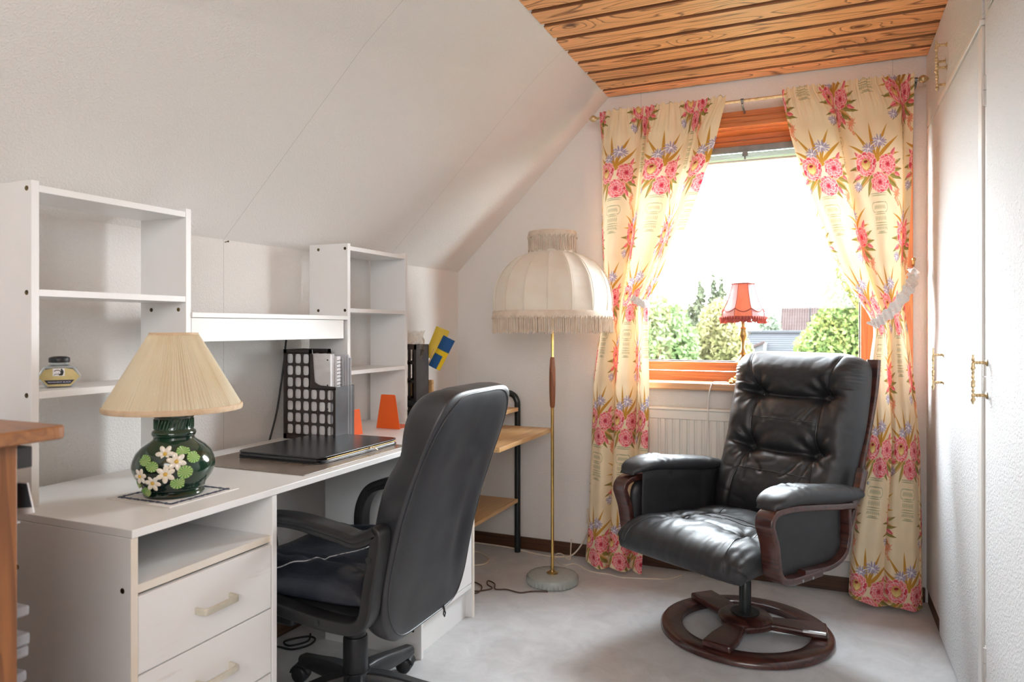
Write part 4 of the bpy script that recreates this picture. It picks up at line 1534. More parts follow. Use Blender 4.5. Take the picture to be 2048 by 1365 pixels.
part(rc, 'hub_plate', MB().lathe([(0.0, 0.0755), (0.052, 0.076), (0.052, 0.080), (0.0, 0.081)], (0, 0, 0), 40), m_black, local=True)
part(rc, 'column', MB().lathe([(0.0, 0.08), (0.022, 0.08), (0.022, 0.19), (0.0205, 0.192), (0.0205, 0.30), (0.0, 0.30)], (0, 0, 0), 28), m_blackpaint, local=True)
# --- seat support
sb = MB()
pth = [(0, -0.268, 0.286), (0, -0.235, 0.290), (0, -0.12, 0.297), (0, 0.0, 0.297), (0, 0.12, 0.290), (0, 0.20, 0.284)]
sb.sweep(smooth_path(pth, 4), 0.150, 0.010, (1, 0, 0), rnd=0.6)
part(rc, 'seat_board', sb, m_mahog, local=True)
part(rc, 'swivel_plate', MB().box(-0.09, 0.09, -0.10, 0.10, 0.268, 0.285), m_black, local=True, bev=0.003)
xb = MB()
xb.sweep([(-0.29, -0.13, 0.316), (0, -0.13, 0.314), (0.29, -0.13, 0.316)], 0.035, 0.008, (0, 1, 0))
part(rc, 'cross_rail', xb, m_mahog, local=True)

# --- seat cushion
sp_ = path2([(-0.22, 0.375), (-0.10, 0.367), (0.05, 0.370), (0.20, 0.382), (0.31, 0.390), (0.385, 0.374), (0.410, 0.335)])
SHW = 0.284
sbt = [(-0.145, 0.207), (0.145, 0.207), (-0.145, -0.02), (0.145, -0.02)]


def seatP(u, v):
    (a, b), (ta, tb_) = sp_((v + 1) / 2)
    f = 1 - 0.05 * abs(u) ** 6 * abs(v) ** 8
    w = SHW * (1 - 0.03 * abs(v) ** 8)
    # forward a -> -y ; normal up
    return V3((u * w * f, -(a if v < 0.9 else a - 0.012 * abs(u) ** 6), b)), V3((0, tb_, ta)).normalized()


def seatT(u, v):
    (a, b), _ = sp_((v + 1) / 2)
    x = u * SHW
    t = 0.068
    for (bx, ba) in sbt:
        r2 = (x - bx) ** 2 + (a - ba) ** 2
        t -= 0.030 * math.exp(-r2 / (0.030 ** 2)) + 0.012 * math.exp(-r2 / (0.085 ** 2))
    t -= 0.008 * math.exp(-(seg_d(x, a, -.145, .207, .145, .207) / 0.014) ** 2)
    t -= 0.008 * math.exp(-(seg_d(x, a, -.145, .207, -.145, -.02) / 0.012) ** 2)
    t -= 0.008 * math.exp(-(seg_d(x, a, .145, .207, .145, -.02) / 0.012) ** 2)
    t -= 0.006 * math.exp(-(seg_d(x, a, -.145, .207, -.23, .40) / 0.010) ** 2)
    t -= 0.006 * math.exp(-(seg_d(x, a, .145, .207, .23, .40) / 0.010) ** 2)
    t += 0.0045 * wr(x, a, 16, 1.0) + 0.0030 * wr(x * 1.0, a * 0.4, 46, 2.0)
    rg_ = 1 - min(1, abs(wr(x, a * .55, 15, 6.0)) * 4.5)
    t -= 0.0045 * rg_ * rg_ * max(0, min(1, (a + .05) / .15))
    # gathered pleats over the front lip
    lip = max(0.0, min(1.0, (a - 0.30) / 0.06))
    t += lip * (0.0032 * math.sin(x * 105 + 3 * wr(x, a, 9, 5.0)) + 0.002 * math.sin(x * 210 + 2)) * (0.4 + 0.6 * abs(u))
    rad = math.hypot(x - (0.145 if x > 0 else -.145), a - .207)
    ang = math.atan2(a - .207, x - (0.145 if x > 0 else -.145))
    t += 0.0028 * math.sin(ang * 9) * math.exp(-((rad - 0.045) / 0.03) ** 2)
    return t


seat = part(rc, 'seat_cushion', cushion(seatP, seatT, lambda u, v: 0.060 + 0.048 * max(0, v) ** 2, 90, 100), m_leather, local=True, angle=180)


def strip_on(P, T, uv_list, r, mat, par, name, lift=0.001, p=5.0):
    pts = []
    for u, v in uv_list:
        c, n = P(u, v)
        e = math.sqrt(max(0.0, (1 - abs(u) ** p) * (1 - abs(v) ** p)))
        pts.append(tuple(c + n * (T(u, v) * e + lift)))
    return MB().tube(pts, r, 6)


m_seam = MAT('leather_piping', (0.03, 0.03, 0.032), 0.3, spec=0.6, var=(60, (0.05, 0.05, 0.05), 0.4, 0.6))
sm = MB()
for s_ in (-1, 1):
    q = strip_on(seatP, seatT, [(s_ * .53 + s_ * .28 * max(0, (v + .0)) ** 2 * (v > 0), v) for v in np.linspace(-.6, .93, 40)], 0.0018, m_seam, None, '')
    sm.add(q.v, q.f)
for v in (-.12, .02):
    q = strip_on(seatP, seatT, [(u, v + .02 * math.sin(u * 4)) for u in np.linspace(-.5, .5, 24)], 0.0016, m_seam, None, '')
    sm.add(q.v, q.f)
part(seat, 'seams', sm, m_seam, local=True)

# --- back cushion
bp_ = path2([(-0.165, 0.375), (-0.205, 0.45), (-0.255, 0.545), (-0.295, 0.645), (-0.335, 0.745), (-0.366, 0.86), (-0.384, 0.95), (-0.392, 1.020), (-0.398, 1.045)])
BHW = 0.288
bbt = []


def backP(u, v):
    (a, b), (ta, tb_) = bp_((v + 1) / 2)
    w = BHW * (0.955 + 0.045 * min(1, max(0, (b - 0.45) / 0.35)))
    f = 1 - 0.060 * abs(u) ** 5 * abs(v) ** 10
    b = b - (0.030 * max(0, abs(u) - .55) ** 2 / .2 if v > .8 else 0) * max(0, v - .8) / .2
    # surface normal pointing forward (+a)
    return V3((u * w * f, -a, b)), V3((0, -tb_, -ta)).normalized()


def backT(u, v):
    (a, b), _ = bp_((v + 1) / 2)
    x = u * BHW
    z = b
    base = 0.092 + 0.028 * math.exp(-((z - 0.985) / 0.07) ** 2) + 0.012 * math.exp(-((z - 0.755) / 0.08) ** 2) + 0.008 * math.exp(-((z - .52) / .1) ** 2)
    side = 0.014 * math.exp(-((abs(x) - 0.225) / 0.05) ** 2) * (z < 0.9)
    t = base + side
    for bz_ in (0.645, 0.868):
        for bx in (-0.145, 0.145):
            dx, dz_ = x - bx, z - bz_
            r2 = dx * dx + dz_ * dz_
            t -= 0.040 * math.exp(-r2 / (0.026 ** 2)) + 0.018 * math.exp(-r2 / (0.075 ** 2))
            rad = math.sqrt(r2)
            ang = math.atan2(dz_, dx)
            t += 0.0062 * math.sin(ang * 7 + bx * 30) * math.exp(-((rad - 0.05) / 0.035) ** 2)
        sag = 0.012 * (1 - (x / 0.145) ** 2) if abs(x) < .145 else 0
        t -= 0.020 * math.exp(-((z - bz_ + sag) / 0.020) ** 2) * (1 if abs(x) < 0.145 else math.exp(-((abs(x) - .145) / .05) ** 2))
        t -= 0.014 * math.exp(-((z - bz_ + sag) / 0.007) ** 2) * (1 if abs(x) < 0.145 else math.exp(-((abs(x) - .145) / .05) ** 2))
        # radiating folds towards the sides
        if abs(x) > 0.145:
            q = (abs(x) - .145) / .12
            for sl_ in (-0.42, 0.0, 0.38):
                t -= 0.0085 * math.exp(-((z - bz_ - sl_ * (abs(x) - .145)) / (0.008 + .006 * q)) ** 2) * max(0, 1 - q * .75)
    for s_ in (-1, 1):
        t -= 0.010 * math.exp(-(seg_d(x, z, s_ * .145, .868, s_ * .145, .645) / 0.010) ** 2)
        t -= 0.009 * math.exp(-(seg_d(x, z, s_ * .145, .868, s_ * .205, 1.06) / 0.009) ** 2)
        t -= 0.009 * math.exp(-(seg_d(x, z, s_ * .145, .645, s_ * .185, .40) / 0.010) ** 2)
        t -= 0.007 * math.exp(-(seg_d(x, z, s_ * .145, .868, s_ * .05, .76) / 0.009) ** 2)
        t -= 0.006 * math.exp(-(seg_d(x, z, s_ * .145, .868, s_ * .085, .74) / 0.007) ** 2)
        t -= 0.006 * math.exp(-(seg_d(x, z, s_ * .145, .645, s_ * .12, .50) / 0.007) ** 2)
        t -= 0.009 * math.exp(-(seg_d(x, z, s_ * .145, .645, s_ * .05, .54) / 0.010) ** 2)
    t += 0.0030 * wr(x, z, 14, 3.0) + 0.0014 * wr(x, z, 48, 4.0)
    rg_ = 1 - min(1, abs(wr(x * .7, z, 11, 8.0)) * 5)
    t -= 0.0022 * rg_ * rg_
    # short gathers at the top corners
    cg = math.exp(-((abs(x) - 0.275) / 0.03) ** 2) * math.exp(-((z - 0.98) / 0.05) ** 2)
    t += 0.006 * cg * math.sin(z * 420)
    return max(0.02, t)


back = part(rc, 'back_cushion', cushion(backP, backT, lambda u, v: 0.022, 140, 200, p=6.0), m_leather, local=True, angle=180)
sm = MB()
for s_ in (-1, 1):
    ul = []
    for v in np.linspace(-.75, .96, 70):
        (a, b), _ = bp_((v + 1) / 2)
        zq = [0.40, 0.645, 0.868, 1.06]
        xq = [.185, .145, .145, .205]
        ul.append((s_ * float(np.interp(b, zq, xq)) / BHW, v))
    q = strip_on(backP, backT, ul, 0.0017, m_seam, None, '', p=6.0)
    sm.add(q.v, q.f)
def vz(zt):
    lo, hi = -1.0, 1.0
    for _ in range(40):
        mid = (lo + hi) / 2
        if bp_((mid + 1) / 2)[0][1] < zt:
            lo = mid
        else:
            hi = mid
    return lo
for zt in (0.755, 0.545):
    q = strip_on(backP, backT, [(u, vz(zt)) for u in np.linspace(-.5 if zt > .7 else -.56, .5 if zt > .7 else .56, 30)], 0.0018, m_seam, None, '', p=6.0)
    sm.add(q.v, q.f)
part(back, 'seams', sm, m_seam, local=True)
bt = MB()
for bz_ in (0.645, 0.868):
    for bx in (-.145, .145):
        u, v = bx / BHW, vz(bz_)
        c, n = backP(u, v)
        pz = c + n * (backT(u, v) + .002)
        bt.ell(pz - n * .003, .006, .006, .005, 8, 6)
part(back, 'button', bt, m_leather, local=True, kind='stuff')
# --- bent back frame
bf = [(0.17, 0.355), (0.228, 0.47), (0.290, 0.62), (0.345, 0.75), (0.392, 0.88), (0.412, 0.96), (0.420, 1.025)]
for s_ in (-1, 1):
    part(rc, 'back_frame', MB().sweep(smooth_path([(s_ * 0.272, a + .012, z) for a, z in bf], 6), 0.024, 0.0095, (1, 0, 0), rnd=.5), m_mahog, local=True)
part(rc, 'back_rail', MB().sweep([(-0.27, 0.318, 0.66), (0.27, 0.318, 0.66)], 0.03, 0.009, (0, .4, 1)), m_mahog, local=True)
part(rc, 'back_rail', MB().sweep([(-0.27, 0.415, 0.93), (0.27, 0.415, 0.93)], 0.03, 0.009, (0, .3, 1)), m_mahog, local=True)

# --- arms
lpA = [(0.06, 0.329), (0.150, 0.331), (0.225, 0.334), (0.275, 0.344), (0.303, 0.372), (0.313, 0.420), (0.322, 0.465), (0.340, 0.510), (0.347, 0.532), (0.335, 0.556), (0.300, 0.568), (0.22, 0.566), (0.08, 0.550), (-0.05, 0.533), (-0.150, 0.522)]
lpB = [(-0.128, 0.512), (-0.130, 0.45), (-0.126, 0.405), (-0.108, 0.365), (-0.07, 0.343), (-0.01, 0.333), (0.06, 0.336), (0.16, 0.347)]
for s_ in (-1, 1):
    x = s_ * 0.312
    part(rc, 'arm_bow', MB().sweep(smooth_path([(x, -a, z) for a, z in lpA], 5), 0.031, 0.0115, (1, 0, 0), rnd=.45), m_mahog, local=True)
    part(rc, 'arm_brace', MB().sweep(smooth_path([(x, -a, z) for a, z in lpB], 5), 0.027, 0.0085, (1, 0, 0), rnd=.45), m_mahog, local=True)
    # link from the arm to the back frame
    part(rc, 'arm_link', MB().sweep([(s_ * 0.325, 0.150, 0.520), (s_ * 0.322, 0.215, 0.560), (s_ * 0.318, 0.252 if s_ > 0 else .225, 0.632 if s_ > 0 else .572)], 0.014, 0.021, (1, 0, 0), rnd=.4), m_mahog, local=True)
    bo = MB()
    for (a, z) in ((0.125, 0.327), (0.185, 0.329)):
        bo.tube([(x + s_ * .030, -a, z), (x + s_ * .034, -a, z)], 0.0055, 10)
    if s_ > 0:
        bo.tube([(s_ * 0.338, 0.250, 0.588), (s_ * 0.342, 0.250, 0.588)], 0.006, 10)
    part(rc, 'bolt', bo, m_steel, local=True, kind='stuff')
    # padded top
    ap = path2([(-0.245, 0.545), (-0.19, 0.553), (-0.05, 0.566), (0.10, 0.586), (0.21, 0.598), (0.285, 0.592), (0.325, 0.572)])
    def armP(u, v, s_=s_, ap=ap):
        (a, b), (ta, tb_) = ap((v + 1) / 2)
        w = 0.057 * (1 + .12 * max(0, v)) * max(.30, (1 - abs(v) ** 9)) ** 0.5
        return V3((s_ * 0.300 + u * w, -a, b + (0.016 if s_ < 0 else 0))), V3((0, tb_, ta)).normalized()
    def armT(u, v, s_=s_):
        (a, b), _ = bp_(0)[0], 0
        t = 0.036 + 0.003 * wr(u * .3 + s_, v, 6, 7.0)
        g = math.exp(-((v - 0.42) / 0.16) ** 2)
        t += 0.0055 * g * math.sin(v * 46 + u * 3 + 2 * wr(u, v, 4, 1.0)) * (.5 + .5 * abs(u))
        t -= 0.012 * math.exp(-((u + s_ * .1) / .22) ** 2 - ((v - .45) / .05) ** 2)
        t -= 0.004 * math.exp(-((v + .55) / .02) ** 2)
        return t
    part(rc, 'arm_pad', cushion(armP, armT, lambda u, v: 0.026, 40, 90, p=3.5), m_leather, local=True, angle=180)
    # leather side panel inside the bow
    pp = path2([(-0.118, 0.0), (0.298, 0.0)])
    def pnP(u, v, s_=s_):
        a = 0.090 + v * 0.212
        z = 0.447 + u * 0.108
        c = 1 - 0.16 * abs(u) ** 6 * abs(v) ** 6
        return V3((s_ * 0.303, -(0.090 + v * 0.212 * c), 0.447 + u * 0.108 * (c if v < 0 else 1))), V3((s_, 0, 0))
    part(rc, 'side_panel', cushion(pnP, lambda u, v: 0.012 + .002 * wr(u, v, 4, 2.0), lambda u, v: 0.030, 24, 30, p=8), m_leather, local=True, angle=180)
    # drape of leather on the inner side of the arm
    def drP(u, v, s_=s_):
        a = 0.045 + v * 0.235
        zt = float(np.interp(a, [-.245, -.19, -.05, .10, .21, .285], [.545, .553, .566, .586, .598, .592])) - .004 + (0.016 if s_ < 0 else 0)
        z = 0.389 + (zt - 0.389) * (u + 1) / 2
        return V3((s_ * (0.264 - 0.004 * (u > 0) * u), -a, z)), V3((-s_, 0, 0.12)).normalized()
    part(rc, 'inner_panel', cushion(drP, lambda u, v: 0.014 + .003 * wr(u, v, 3, 9.0) - .004 * math.exp(-((v - .3) / .03) ** 2) - .004 * math.exp(-((v + .45) / .03) ** 2), lambda u, v: 0.012, 30, 44, p=6), m_leather, local=True, angle=180)

# ------------------------------------------------------------------ office chair
OB = (-1.270, 1.757)
oc = thing('office_chair', 'worn black vinyl high-back office chair on castors at the desk', 'office chair', (OB[0], OB[1], 0))
ox, oy = OB
for k in range(5):
    a = math.radians(88.5 + 72 * k)
    ca, sa = math.cos(a), math.sin(a)
    Mx = Matrix.Translation((ox, oy, 0)) @ Matrix.Rotation(a, 4, 'Z')
    lg = MB()
    pth = [(0.03, 0.118), (0.08, 0.116), (0.14, 0.108), (0.20, 0.098), (0.255, 0.090), (0.292, 0.086)]
    rings = []
    for (r, z), (w, h) in zip(pth, ((.030, .026), (.030, .026), (.027, .024), (.025, .020), (.023, .017), (.020, .014))):
        sec = [(-w, -h), (-w, h * .3), (-w * .62, h), (w * .62, h), (w, h * .3), (w, -h)]
        rings.append([(r, y_, z + z_ - .012) for y_, z_ in sec])
    vs_ = [q for rg in rings for q in rg]
    fs = []
    for i in range(len(rings) - 1):
        for q in range(6):
            fs.append((i * 6 + q, (i + 1) * 6 + q, (i + 1) * 6 + (q + 1) % 6, i * 6 + (q + 1) % 6))
    fs += [tuple(range(6)), tuple(range((len(rings) - 1) * 6 + 5, (len(rings) - 1) * 6 - 1, -1))]
    lg.add(vs_, fs)
    lg.xf(Mx)
    leg = part(oc, 'leg', lg, m_black, bev=0.004)
    cs = MB()
    cx, cz = 0.283, 0.0265
    M2 = Mx @ Matrix.Translation((cx, 0, 0)) @ Matrix.Rotation((1.8, .55, 2.4, 0.4, 1.1)[k], 4, 'Z')
    for s_ in (-1, 1):
        st = len(cs.v)
        cs.tube([(0.012, s_ * .0015, cz), (0.012, s_ * .004, cz), (0.012, s_ * .018, cz), (0.012, s_ * .023, cz), (0.012, s_ * .026, cz)], [.024, .0265, .0262, .022, .014], 26)
    cs.tube([(0.012, -.006, cz), (0.012, .006, cz)], 0.010, 10)
    # hood over the wheels
    hd = []
    for q in range(9):
        aa = math.radians(10 + 160 * q / 8)
        hd.append((0.012 - 0.0305 * math.cos(aa), 0, cz + 0.0305 * math.sin(aa)))
    cs.sweep(hd, 0.019, 0.003, (0, 1, 0))
    cs.tube([(0, 0, 0.05), (0, 0, 0.078)], 0.007, 10)
    cs.xf(M2)
    part(leg, 'castor', cs, m_black)
part(oc, 'hub', MB().lathe([(0.0, 0.078), (0.050, 0.080), (0.052, 0.118), (0.044, 0.132), (0.0, 0.134)], (ox, oy, 0), 32), m_black)
part(oc, 'gas_column', MB().lathe([(0.0, 0.126), (0.0365, 0.128), (0.0365, 0.228), (0.034, 0.234), (0.030, 0.235), (0.030, 0.275), (0.014, 0.28), (0.014, 0.34), (0.0, 0.34)], (ox, oy, 0), 36), m_black)
part(oc, 'mechanism', MB().box(ox - .11, ox + .13, oy - .07, oy + .07, 0.325, 0.362).box(ox - .17, ox - .10, oy - .16, oy - .10, 0.300, 0.345), m_black, bev=0.008)
# seat shell and cushion
part(oc, 'seat_shell', cushion(lambda u, v: (V3((ox - 0.045 + u * .235, oy + v * .238, .395)), V3((0, 0, -1))), lambda u, v: .035, lambda u, v: .03, 30, 30, p=4), m_black, angle=180)


def osP(u, v):
    w = .240 * (1 - .04 * abs(u) ** 4)
    dip = -0.022 * max(0, -u) ** 3
    return V3((ox - 0.055 + u * .245, oy + v * w, .430 + dip)), V3((0, 0, 1))


def osT(u, v):
    x, y = u * .245, v * .24
    t = 0.080
    t -= 0.010 * math.exp(-((abs(v) - .60) / .03) ** 2)
    t += 0.012 * math.exp(-((abs(v) - .82) / .18) ** 2)
    t += 0.006 * wr(x, y * .6, 12, 2.0) + 0.004 * math.sin(x * 70 + 14 * y + 5 * wr(x, y, 8, 3)) * math.exp(-((abs(v) - .72) / .2) ** 2)
    t -= 0.018 * math.exp(-((u - .0) / .5) ** 2 - (v / .5) ** 2)
    return t


ocs = part(oc, 'seat_cushion', cushion(osP, osT, lambda u, v: .02, 70, 70, p=4.5), m_seatvinyl, angle=180)
m_pipew = MAT('worn_light_piping', (0.42, 0.42, 0.43), 0.5, var=(60, (0.06, 0.06, 0.06), 0.5, 0.7))
pip = MB()
for s_ in (-1, 1):
    if s_ > 0:
        continue
    pq = smooth_path([(-.55, -.93, 0), (-.18, -.88, 0), (.16, -.66, 0), (.40, -.20, 0), (.42, .30, 0), (.30, .62, 0)], 10)
    q = strip_on(osP, osT, [(a_, b__) for a_, b__, _ in pq], 0.0018, None, None, '', lift=.001, p=4.5)
    pip.add(q.v, q.f)
part(ocs, 'piping', pip, m_pipew)
# back
lean = path2([(-1.030, 0.315), (-1.030, 0.40), (-1.012, 0.53), (-0.972, 0.675), (-0.918, 0.81), (-0.868, 0.935), (-0.850, 0.985)])


def obP(u, v, off=0.0):
    (a, b), (ta, tb_) = lean((v + 1) / 2)
    w = .234 * (1.0 - .10 * max(0, v - .1) ** 2 - .02 * max(0, -v) ** 2)
    # rounded plan corners
    cu = 1 - (0.16 if v < 0 else 0.10) * abs(v) ** 7 * abs(u) ** 2
    cv = 1 - 0.075 * abs(u) ** 5 * abs(v) ** 1.0
    (a, b), (ta, tb_) = lean((v * cv + 1) / 2)
    return V3((a + off, oy + u * w * cu, b)), V3((tb_, 0, -ta)).normalized()


def rearT(u, v):
    t = 0.016 + 0.010 * math.exp(-((v + .3) / .5) ** 2) + .0015 * wr(u, v, 3, 5)
    t -= 0.010 * math.exp(-((u - .55) / .16) ** 2 - ((v + .3) / .4) ** 2)
    t -= 0.006 * math.exp(-((u + .0) / .35) ** 2 - ((v - .2) / .5) ** 2)
    return t


def frontT(u, v):
    t = 0.088 + 0.014 * math.exp(-((v - .75) / .25) ** 2) - .012 * math.exp(-((v + .45) / .35) ** 2)
    t -= .014 * math.exp(-(v - .42) ** 2 / .02) + .012 * math.exp(-((abs(u) - .55) / .06) ** 2)
    return t + .002 * wr(u, v, 5, 8)


ob = part(oc, 'backrest', cushion(obP, rearT, frontT, 70, 100, p=11.0), m_vinyl, angle=180)
edge = []
for q in range(160):
    a = 2 * PI * q / 160
    u = math.copysign(abs(math.cos(a)) ** (2 / 6.0), math.cos(a)) * .965
    v = math.copysign(abs(math.sin(a)) ** (2 / 6.0), math.sin(a)) * .975
    c, n = obP(u, v)
    e = math.sqrt(max(0, (1 - abs(u) ** 11) * (1 - abs(v) ** 11)))
    edge.append(tuple(c + n * (rearT(u, v) * e + .0005)))
part(ob, 'piping', MB().tube(edge, 0.0022, 6, closed=True), m_vinyl)
part(ob, 'zip_pull', MB().tube([(-1.035, 1.846, 0.352), (-1.020, 1.842, 0.332), (-1.017, 1.842, 0.318)], 0.003, 8).tube([(-1.017, 1.842, 0.319), (-1.016, 1.848, 0.307), (-1.016, 1.842, 0.298), (-1.016, 1.836, 0.307), (-1.017, 1.842, 0.319)], 0.002, 6), m_black)
# arms: closed loops of rounded plastic
loop = [(-1.470, 0.500), (-1.462, 0.560), (-1.430, 0.612), (-1.375, 0.636), (-1.26, 0.640), (-1.13, 0.622), (-1.070, 0.612), (-1.030, 0.628), (-1.006, 0.640), (-1.010, 0.590),
        (-1.028, 0.500), (-1.040, 0.430), (-1.062, 0.400), (-1.105, 0.390), (-1.20, 0.394), (-1.33, 0.410), (-1.43, 0.425), (-1.462, 0.450)]
for s_ in (-1, 1):
    y = oy + (0.228 if s_ > 0 else -0.264)
    loop_ = [(x - (.035 if s_ > 0 and x > -1.10 else 0) + (.06 if s_ > 0 and x < -1.3 else 0), z) for x, z in loop]
    arm = part(oc, 'armrest', MB().sweep(smooth_path([(x, y, z) for x, z in loop_], 6, closed=True), 0.026, 0.0165, (0, 1, 0), closed=True, rnd=.4), m_black, angle=60)
    hm = MB()
    for (x, z) in ((-1.022, 0.575), (-1.182, 0.396)):
        hm.tube([(x, y + s_ * .0268, z), (x, y + s_ * .0276, z)], 0.0085, 14)
    part(arm, 'bolt_recess', hm, m_blackpaint)
    top = [(-1.37, 0.622), (-1.315, 0.646), (-1.24, 0.651), (-1.13, 0.634)] if s_ > 0 else [(-1.43, 0.622), (-1.375, 0.646), (-1.26, 0.651), (-1.13, 0.634), (-1.075, 0.624), (-1.035, 0.636), (-1.008, 0.652)]
    part(arm, 'arm_pad', MB().sweep(smooth_path([(x, y, z - .005) for x, z in top], 6), 0.031, 0.0125, (0, 1, 0), rnd=.9), m_black, angle=60)
# ------------------------------------------------------------------ beech trolley with black tube frame
tr = thing('computer_trolley', 'beech computer trolley with black tube frame in the far corner', 'trolley', (-1.52, 3.02, 0))
for yy in (3.352, 2.706):
    fp = smooth_path([(-1.424, yy, 0.0), (-1.424, yy, 0.40), (-1.424, yy, 0.72), (-1.430, yy, 0.780), (-1.455, yy, 0.806), (-1.50, yy, 0.812), (-1.70, yy, 0.812), (-1.755, yy, 0.806), (-1.780, yy, 0.780), (-1.786, yy, 0.72), (-1.786, yy, 0.40), (-1.786, yy, 0.0)], 6)
    part(tr, 'tube_frame', MB().tube(fp, 0.0155, 16), m_blackpaint)
part(tr, 'work_board', MB().box(-1.785, -1.225, 2.690, 3.335, 0.628, 0.648), m_beech, bev=0.002)
part(tr, 'upper_shelf', MB().box(-1.785, -1.412, 2.690, 3.335, 0.722, 0.742), m_beech, bev=0.002)
part(tr, 'lower_shelf', MB().box(-1.785, -1.414, 2.725, 3.335, 0.258, 0.276), m_beech, bev=0.002)
part(tr, 'shelf_rail', MB().tube([(-1.424, 2.706, 0.618), (-1.424, 3.352, 0.618)], 0.009, 10).tube([(-1.786, 2.706, 0.618), (-1.786, 3.352, 0.618)], 0.009, 10), m_blackpaint)
part(tr, 'upright_panel', MB().box(-1.785, -1.655, 2.882, 2.898, 0.742, 0.905), m_beech, bev=0.001)

# ------------------------------------------------------------------ magazine files
m_file = MAT('brown_black_plastic', (0.035, 0.026, 0.024), 0.38, var=(18, (0.045, 0.035, 0.032), 0.4, 0.6))
m_spine = MAT('grey_black_plastic', (0.055, 0.056, 0.062), 0.35, var=(18, (0.07, 0.07, 0.078), 0.4, 0.6))


def lattice(b, X0, X1, Z0, Zhi, Zlo, y, th, cols=6, rows=7):
    """open side of rounded-square holes; b collects it. X0 = back, X1 = front"""
    cw, chh = (X1 - X0) / cols, (Zhi - Z0) / rows
    rim = 0.12
    for r in range(rows):
        for c in range(cols):
            if r > 3 and c > 2:
                continue
            x0, x1 = X0 + c * cw, X0 + (c + 1) * cw
            z0, z1 = Z0 + r * chh, Z0 + (r + 1) * chh
            cx, cz = (x0 + x1) / 2, (z0 + z1) / 2
            n = 20
            outer, inner = [], []
            for k in range(n):
                a = 2 * PI * (k + .5) / n
                ca, sa = math.cos(a), math.sin(a)
                m_ = max(abs(ca), abs(sa))
                outer.append((cx + cw / 2 * ca / m_, cz + chh / 2 * sa / m_))
                f = (abs(ca) ** 5 + abs(sa) ** 5) ** (-1 / 5)
                inner.append((cx + cw / 2 * .76 * f * ca, cz + chh / 2 * .80 * f * sa))
            # snap outer points to the corners nearest to them
            vs_ = [(x, y, z) for x, z in outer] + [(x, y, z) for x, z in inner] + [(x, y + th, z) for x, z in outer] + [(x, y + th, z) for x, z in inner]
            fs = []
            for k in range(n):
                j = (k + 1) % n
                fs += [(k, j, n + j, n + k), (2 * n + j, 2 * n + k, 3 * n + k, 3 * n + j), (n + k, n + j, 3 * n + j, 3 * n + k), (j, k, 2 * n + k, 2 * n + j)]
            b.add(vs_, fs)


def magazine_file(name, label, X0, X1, Y0, Y1, Z0, H, h, front='x'):
    t = thing(name, label, 'magazine file', ((X0 + X1) / 2, (Y0 + Y1) / 2, Z0), 0, 'black magazine files')
    for yy in (Y0, Y1 - 0.003):
        b = MB()
        lattice(b, X0 + 0.012, X1 - 0.006, Z0 + 0.016, Z0 + H - 0.012, 0, yy, 0.003)
        b.box(X0, X0 + 0.014, yy, yy + .003, Z0, Z0 + H)
        b.box(X1 - 0.008, X1, yy, yy + .003, Z0, Z0 + h)
        b.box(X0, X1, yy, yy + .003, Z0, Z0 + 0.018)
        xm = X0 + 0.012 + (X1 - X0 - .018) * .5
        b.box(X0, xm + .010, yy, yy + .003, Z0 + H - 0.014, Z0 + H)
        zlo = Z0 + 0.016 + (H - .028) * 4 / 7
        # swooping edge between the high back and the low front
        pl = [(xm - .004, Z0 + H), (xm + .010, Z0 + H)]
        for q in range(9):
            tt = q / 8
            pl.append((xm + .012 + .012 * tt + (.05 * max(0, tt - .75) ** 1 * 2), Z0 + H - .02 - (Z0 + H - .02 - zlo - .012) * (1 - (1 - tt) ** 1.6)))
        pl += [(X1, zlo + .009), (X1, zlo - .002), (xm - .004, zlo - .002)]
        b.prism(pl, 'y', yy, yy + .003)
        part(t, 'lattice_side', b, m_file, smooth=False)
    part(t, 'front_spine', MB().box(X1 - .003, X1, Y0 + .003, Y1 - .003, Z0, zlo + .008), m_spine, smooth=False)
    part(t, 'back_spine', MB().box(X0, X0 + .003, Y0 + .003, Y1 - .003, Z0, Z0 + H), m_file, smooth=False)
    part(t, 'bottom', MB().box(X0 + .003, X1 - .003, Y0 + .003, Y1 - .003, Z0, Z0 + .003), m_file, smooth=False)
    return t


magazine_file('magazine_file', 'black lattice magazine file holding papers on the white desk', -1.806, -1.573, 2.058, 2.168, ZT + .0005, 0.326, 0.19)
m_marble = MAT('marbled_grey_cover', (0.60, 0.58, 0.58), 0.5, var=(9, (0.74, 0.73, 0.73), 0.42, 0.62, (1, 1, 2.2)))
m_paper = MAT('white_paper', (0.78, 0.77, 0.78), 0.8, var=(12, (0.72, 0.71, 0.72), 0.4, 0.65))
nb = thing('notebook', 'grey marbled notebook standing in the desk magazine file', 'notebook', (-1.70, 2.075, ZT + .004))
part(nb, 'cover', MB().box(-1.795, -1.600, 2.064, 2.067, ZT + .004, ZT + .312).box(-1.795, -1.600, 2.082, 2.085, ZT + .004, ZT + .312), m_marble, smooth=False)
part(nb, 'pages', MB().box(-1.794, -1.603, 2.067, 2.082, ZT + .006, ZT + .309), m_paper, smooth=False)
hn = MB()
for z in (.05, .115, .20, .29):
    hn.tube([(-1.612, 2.064, ZT + z), (-1.612, 2.0632, ZT + z)], 0.003, 10)
part(nb, 'punch_hole', hn, m_black, kind='stuff')
pd = thing('spiral_pad', 'white wire-bound pad behind the marbled notebook in the file', 'notepad', (-1.69, 2.10, ZT + .004))
part(pd, 'pages', MB().box(-1.790, -1.592, 2.092, 2.112, ZT + .004, ZT + .302), m_paper, smooth=False)
ws = MB()
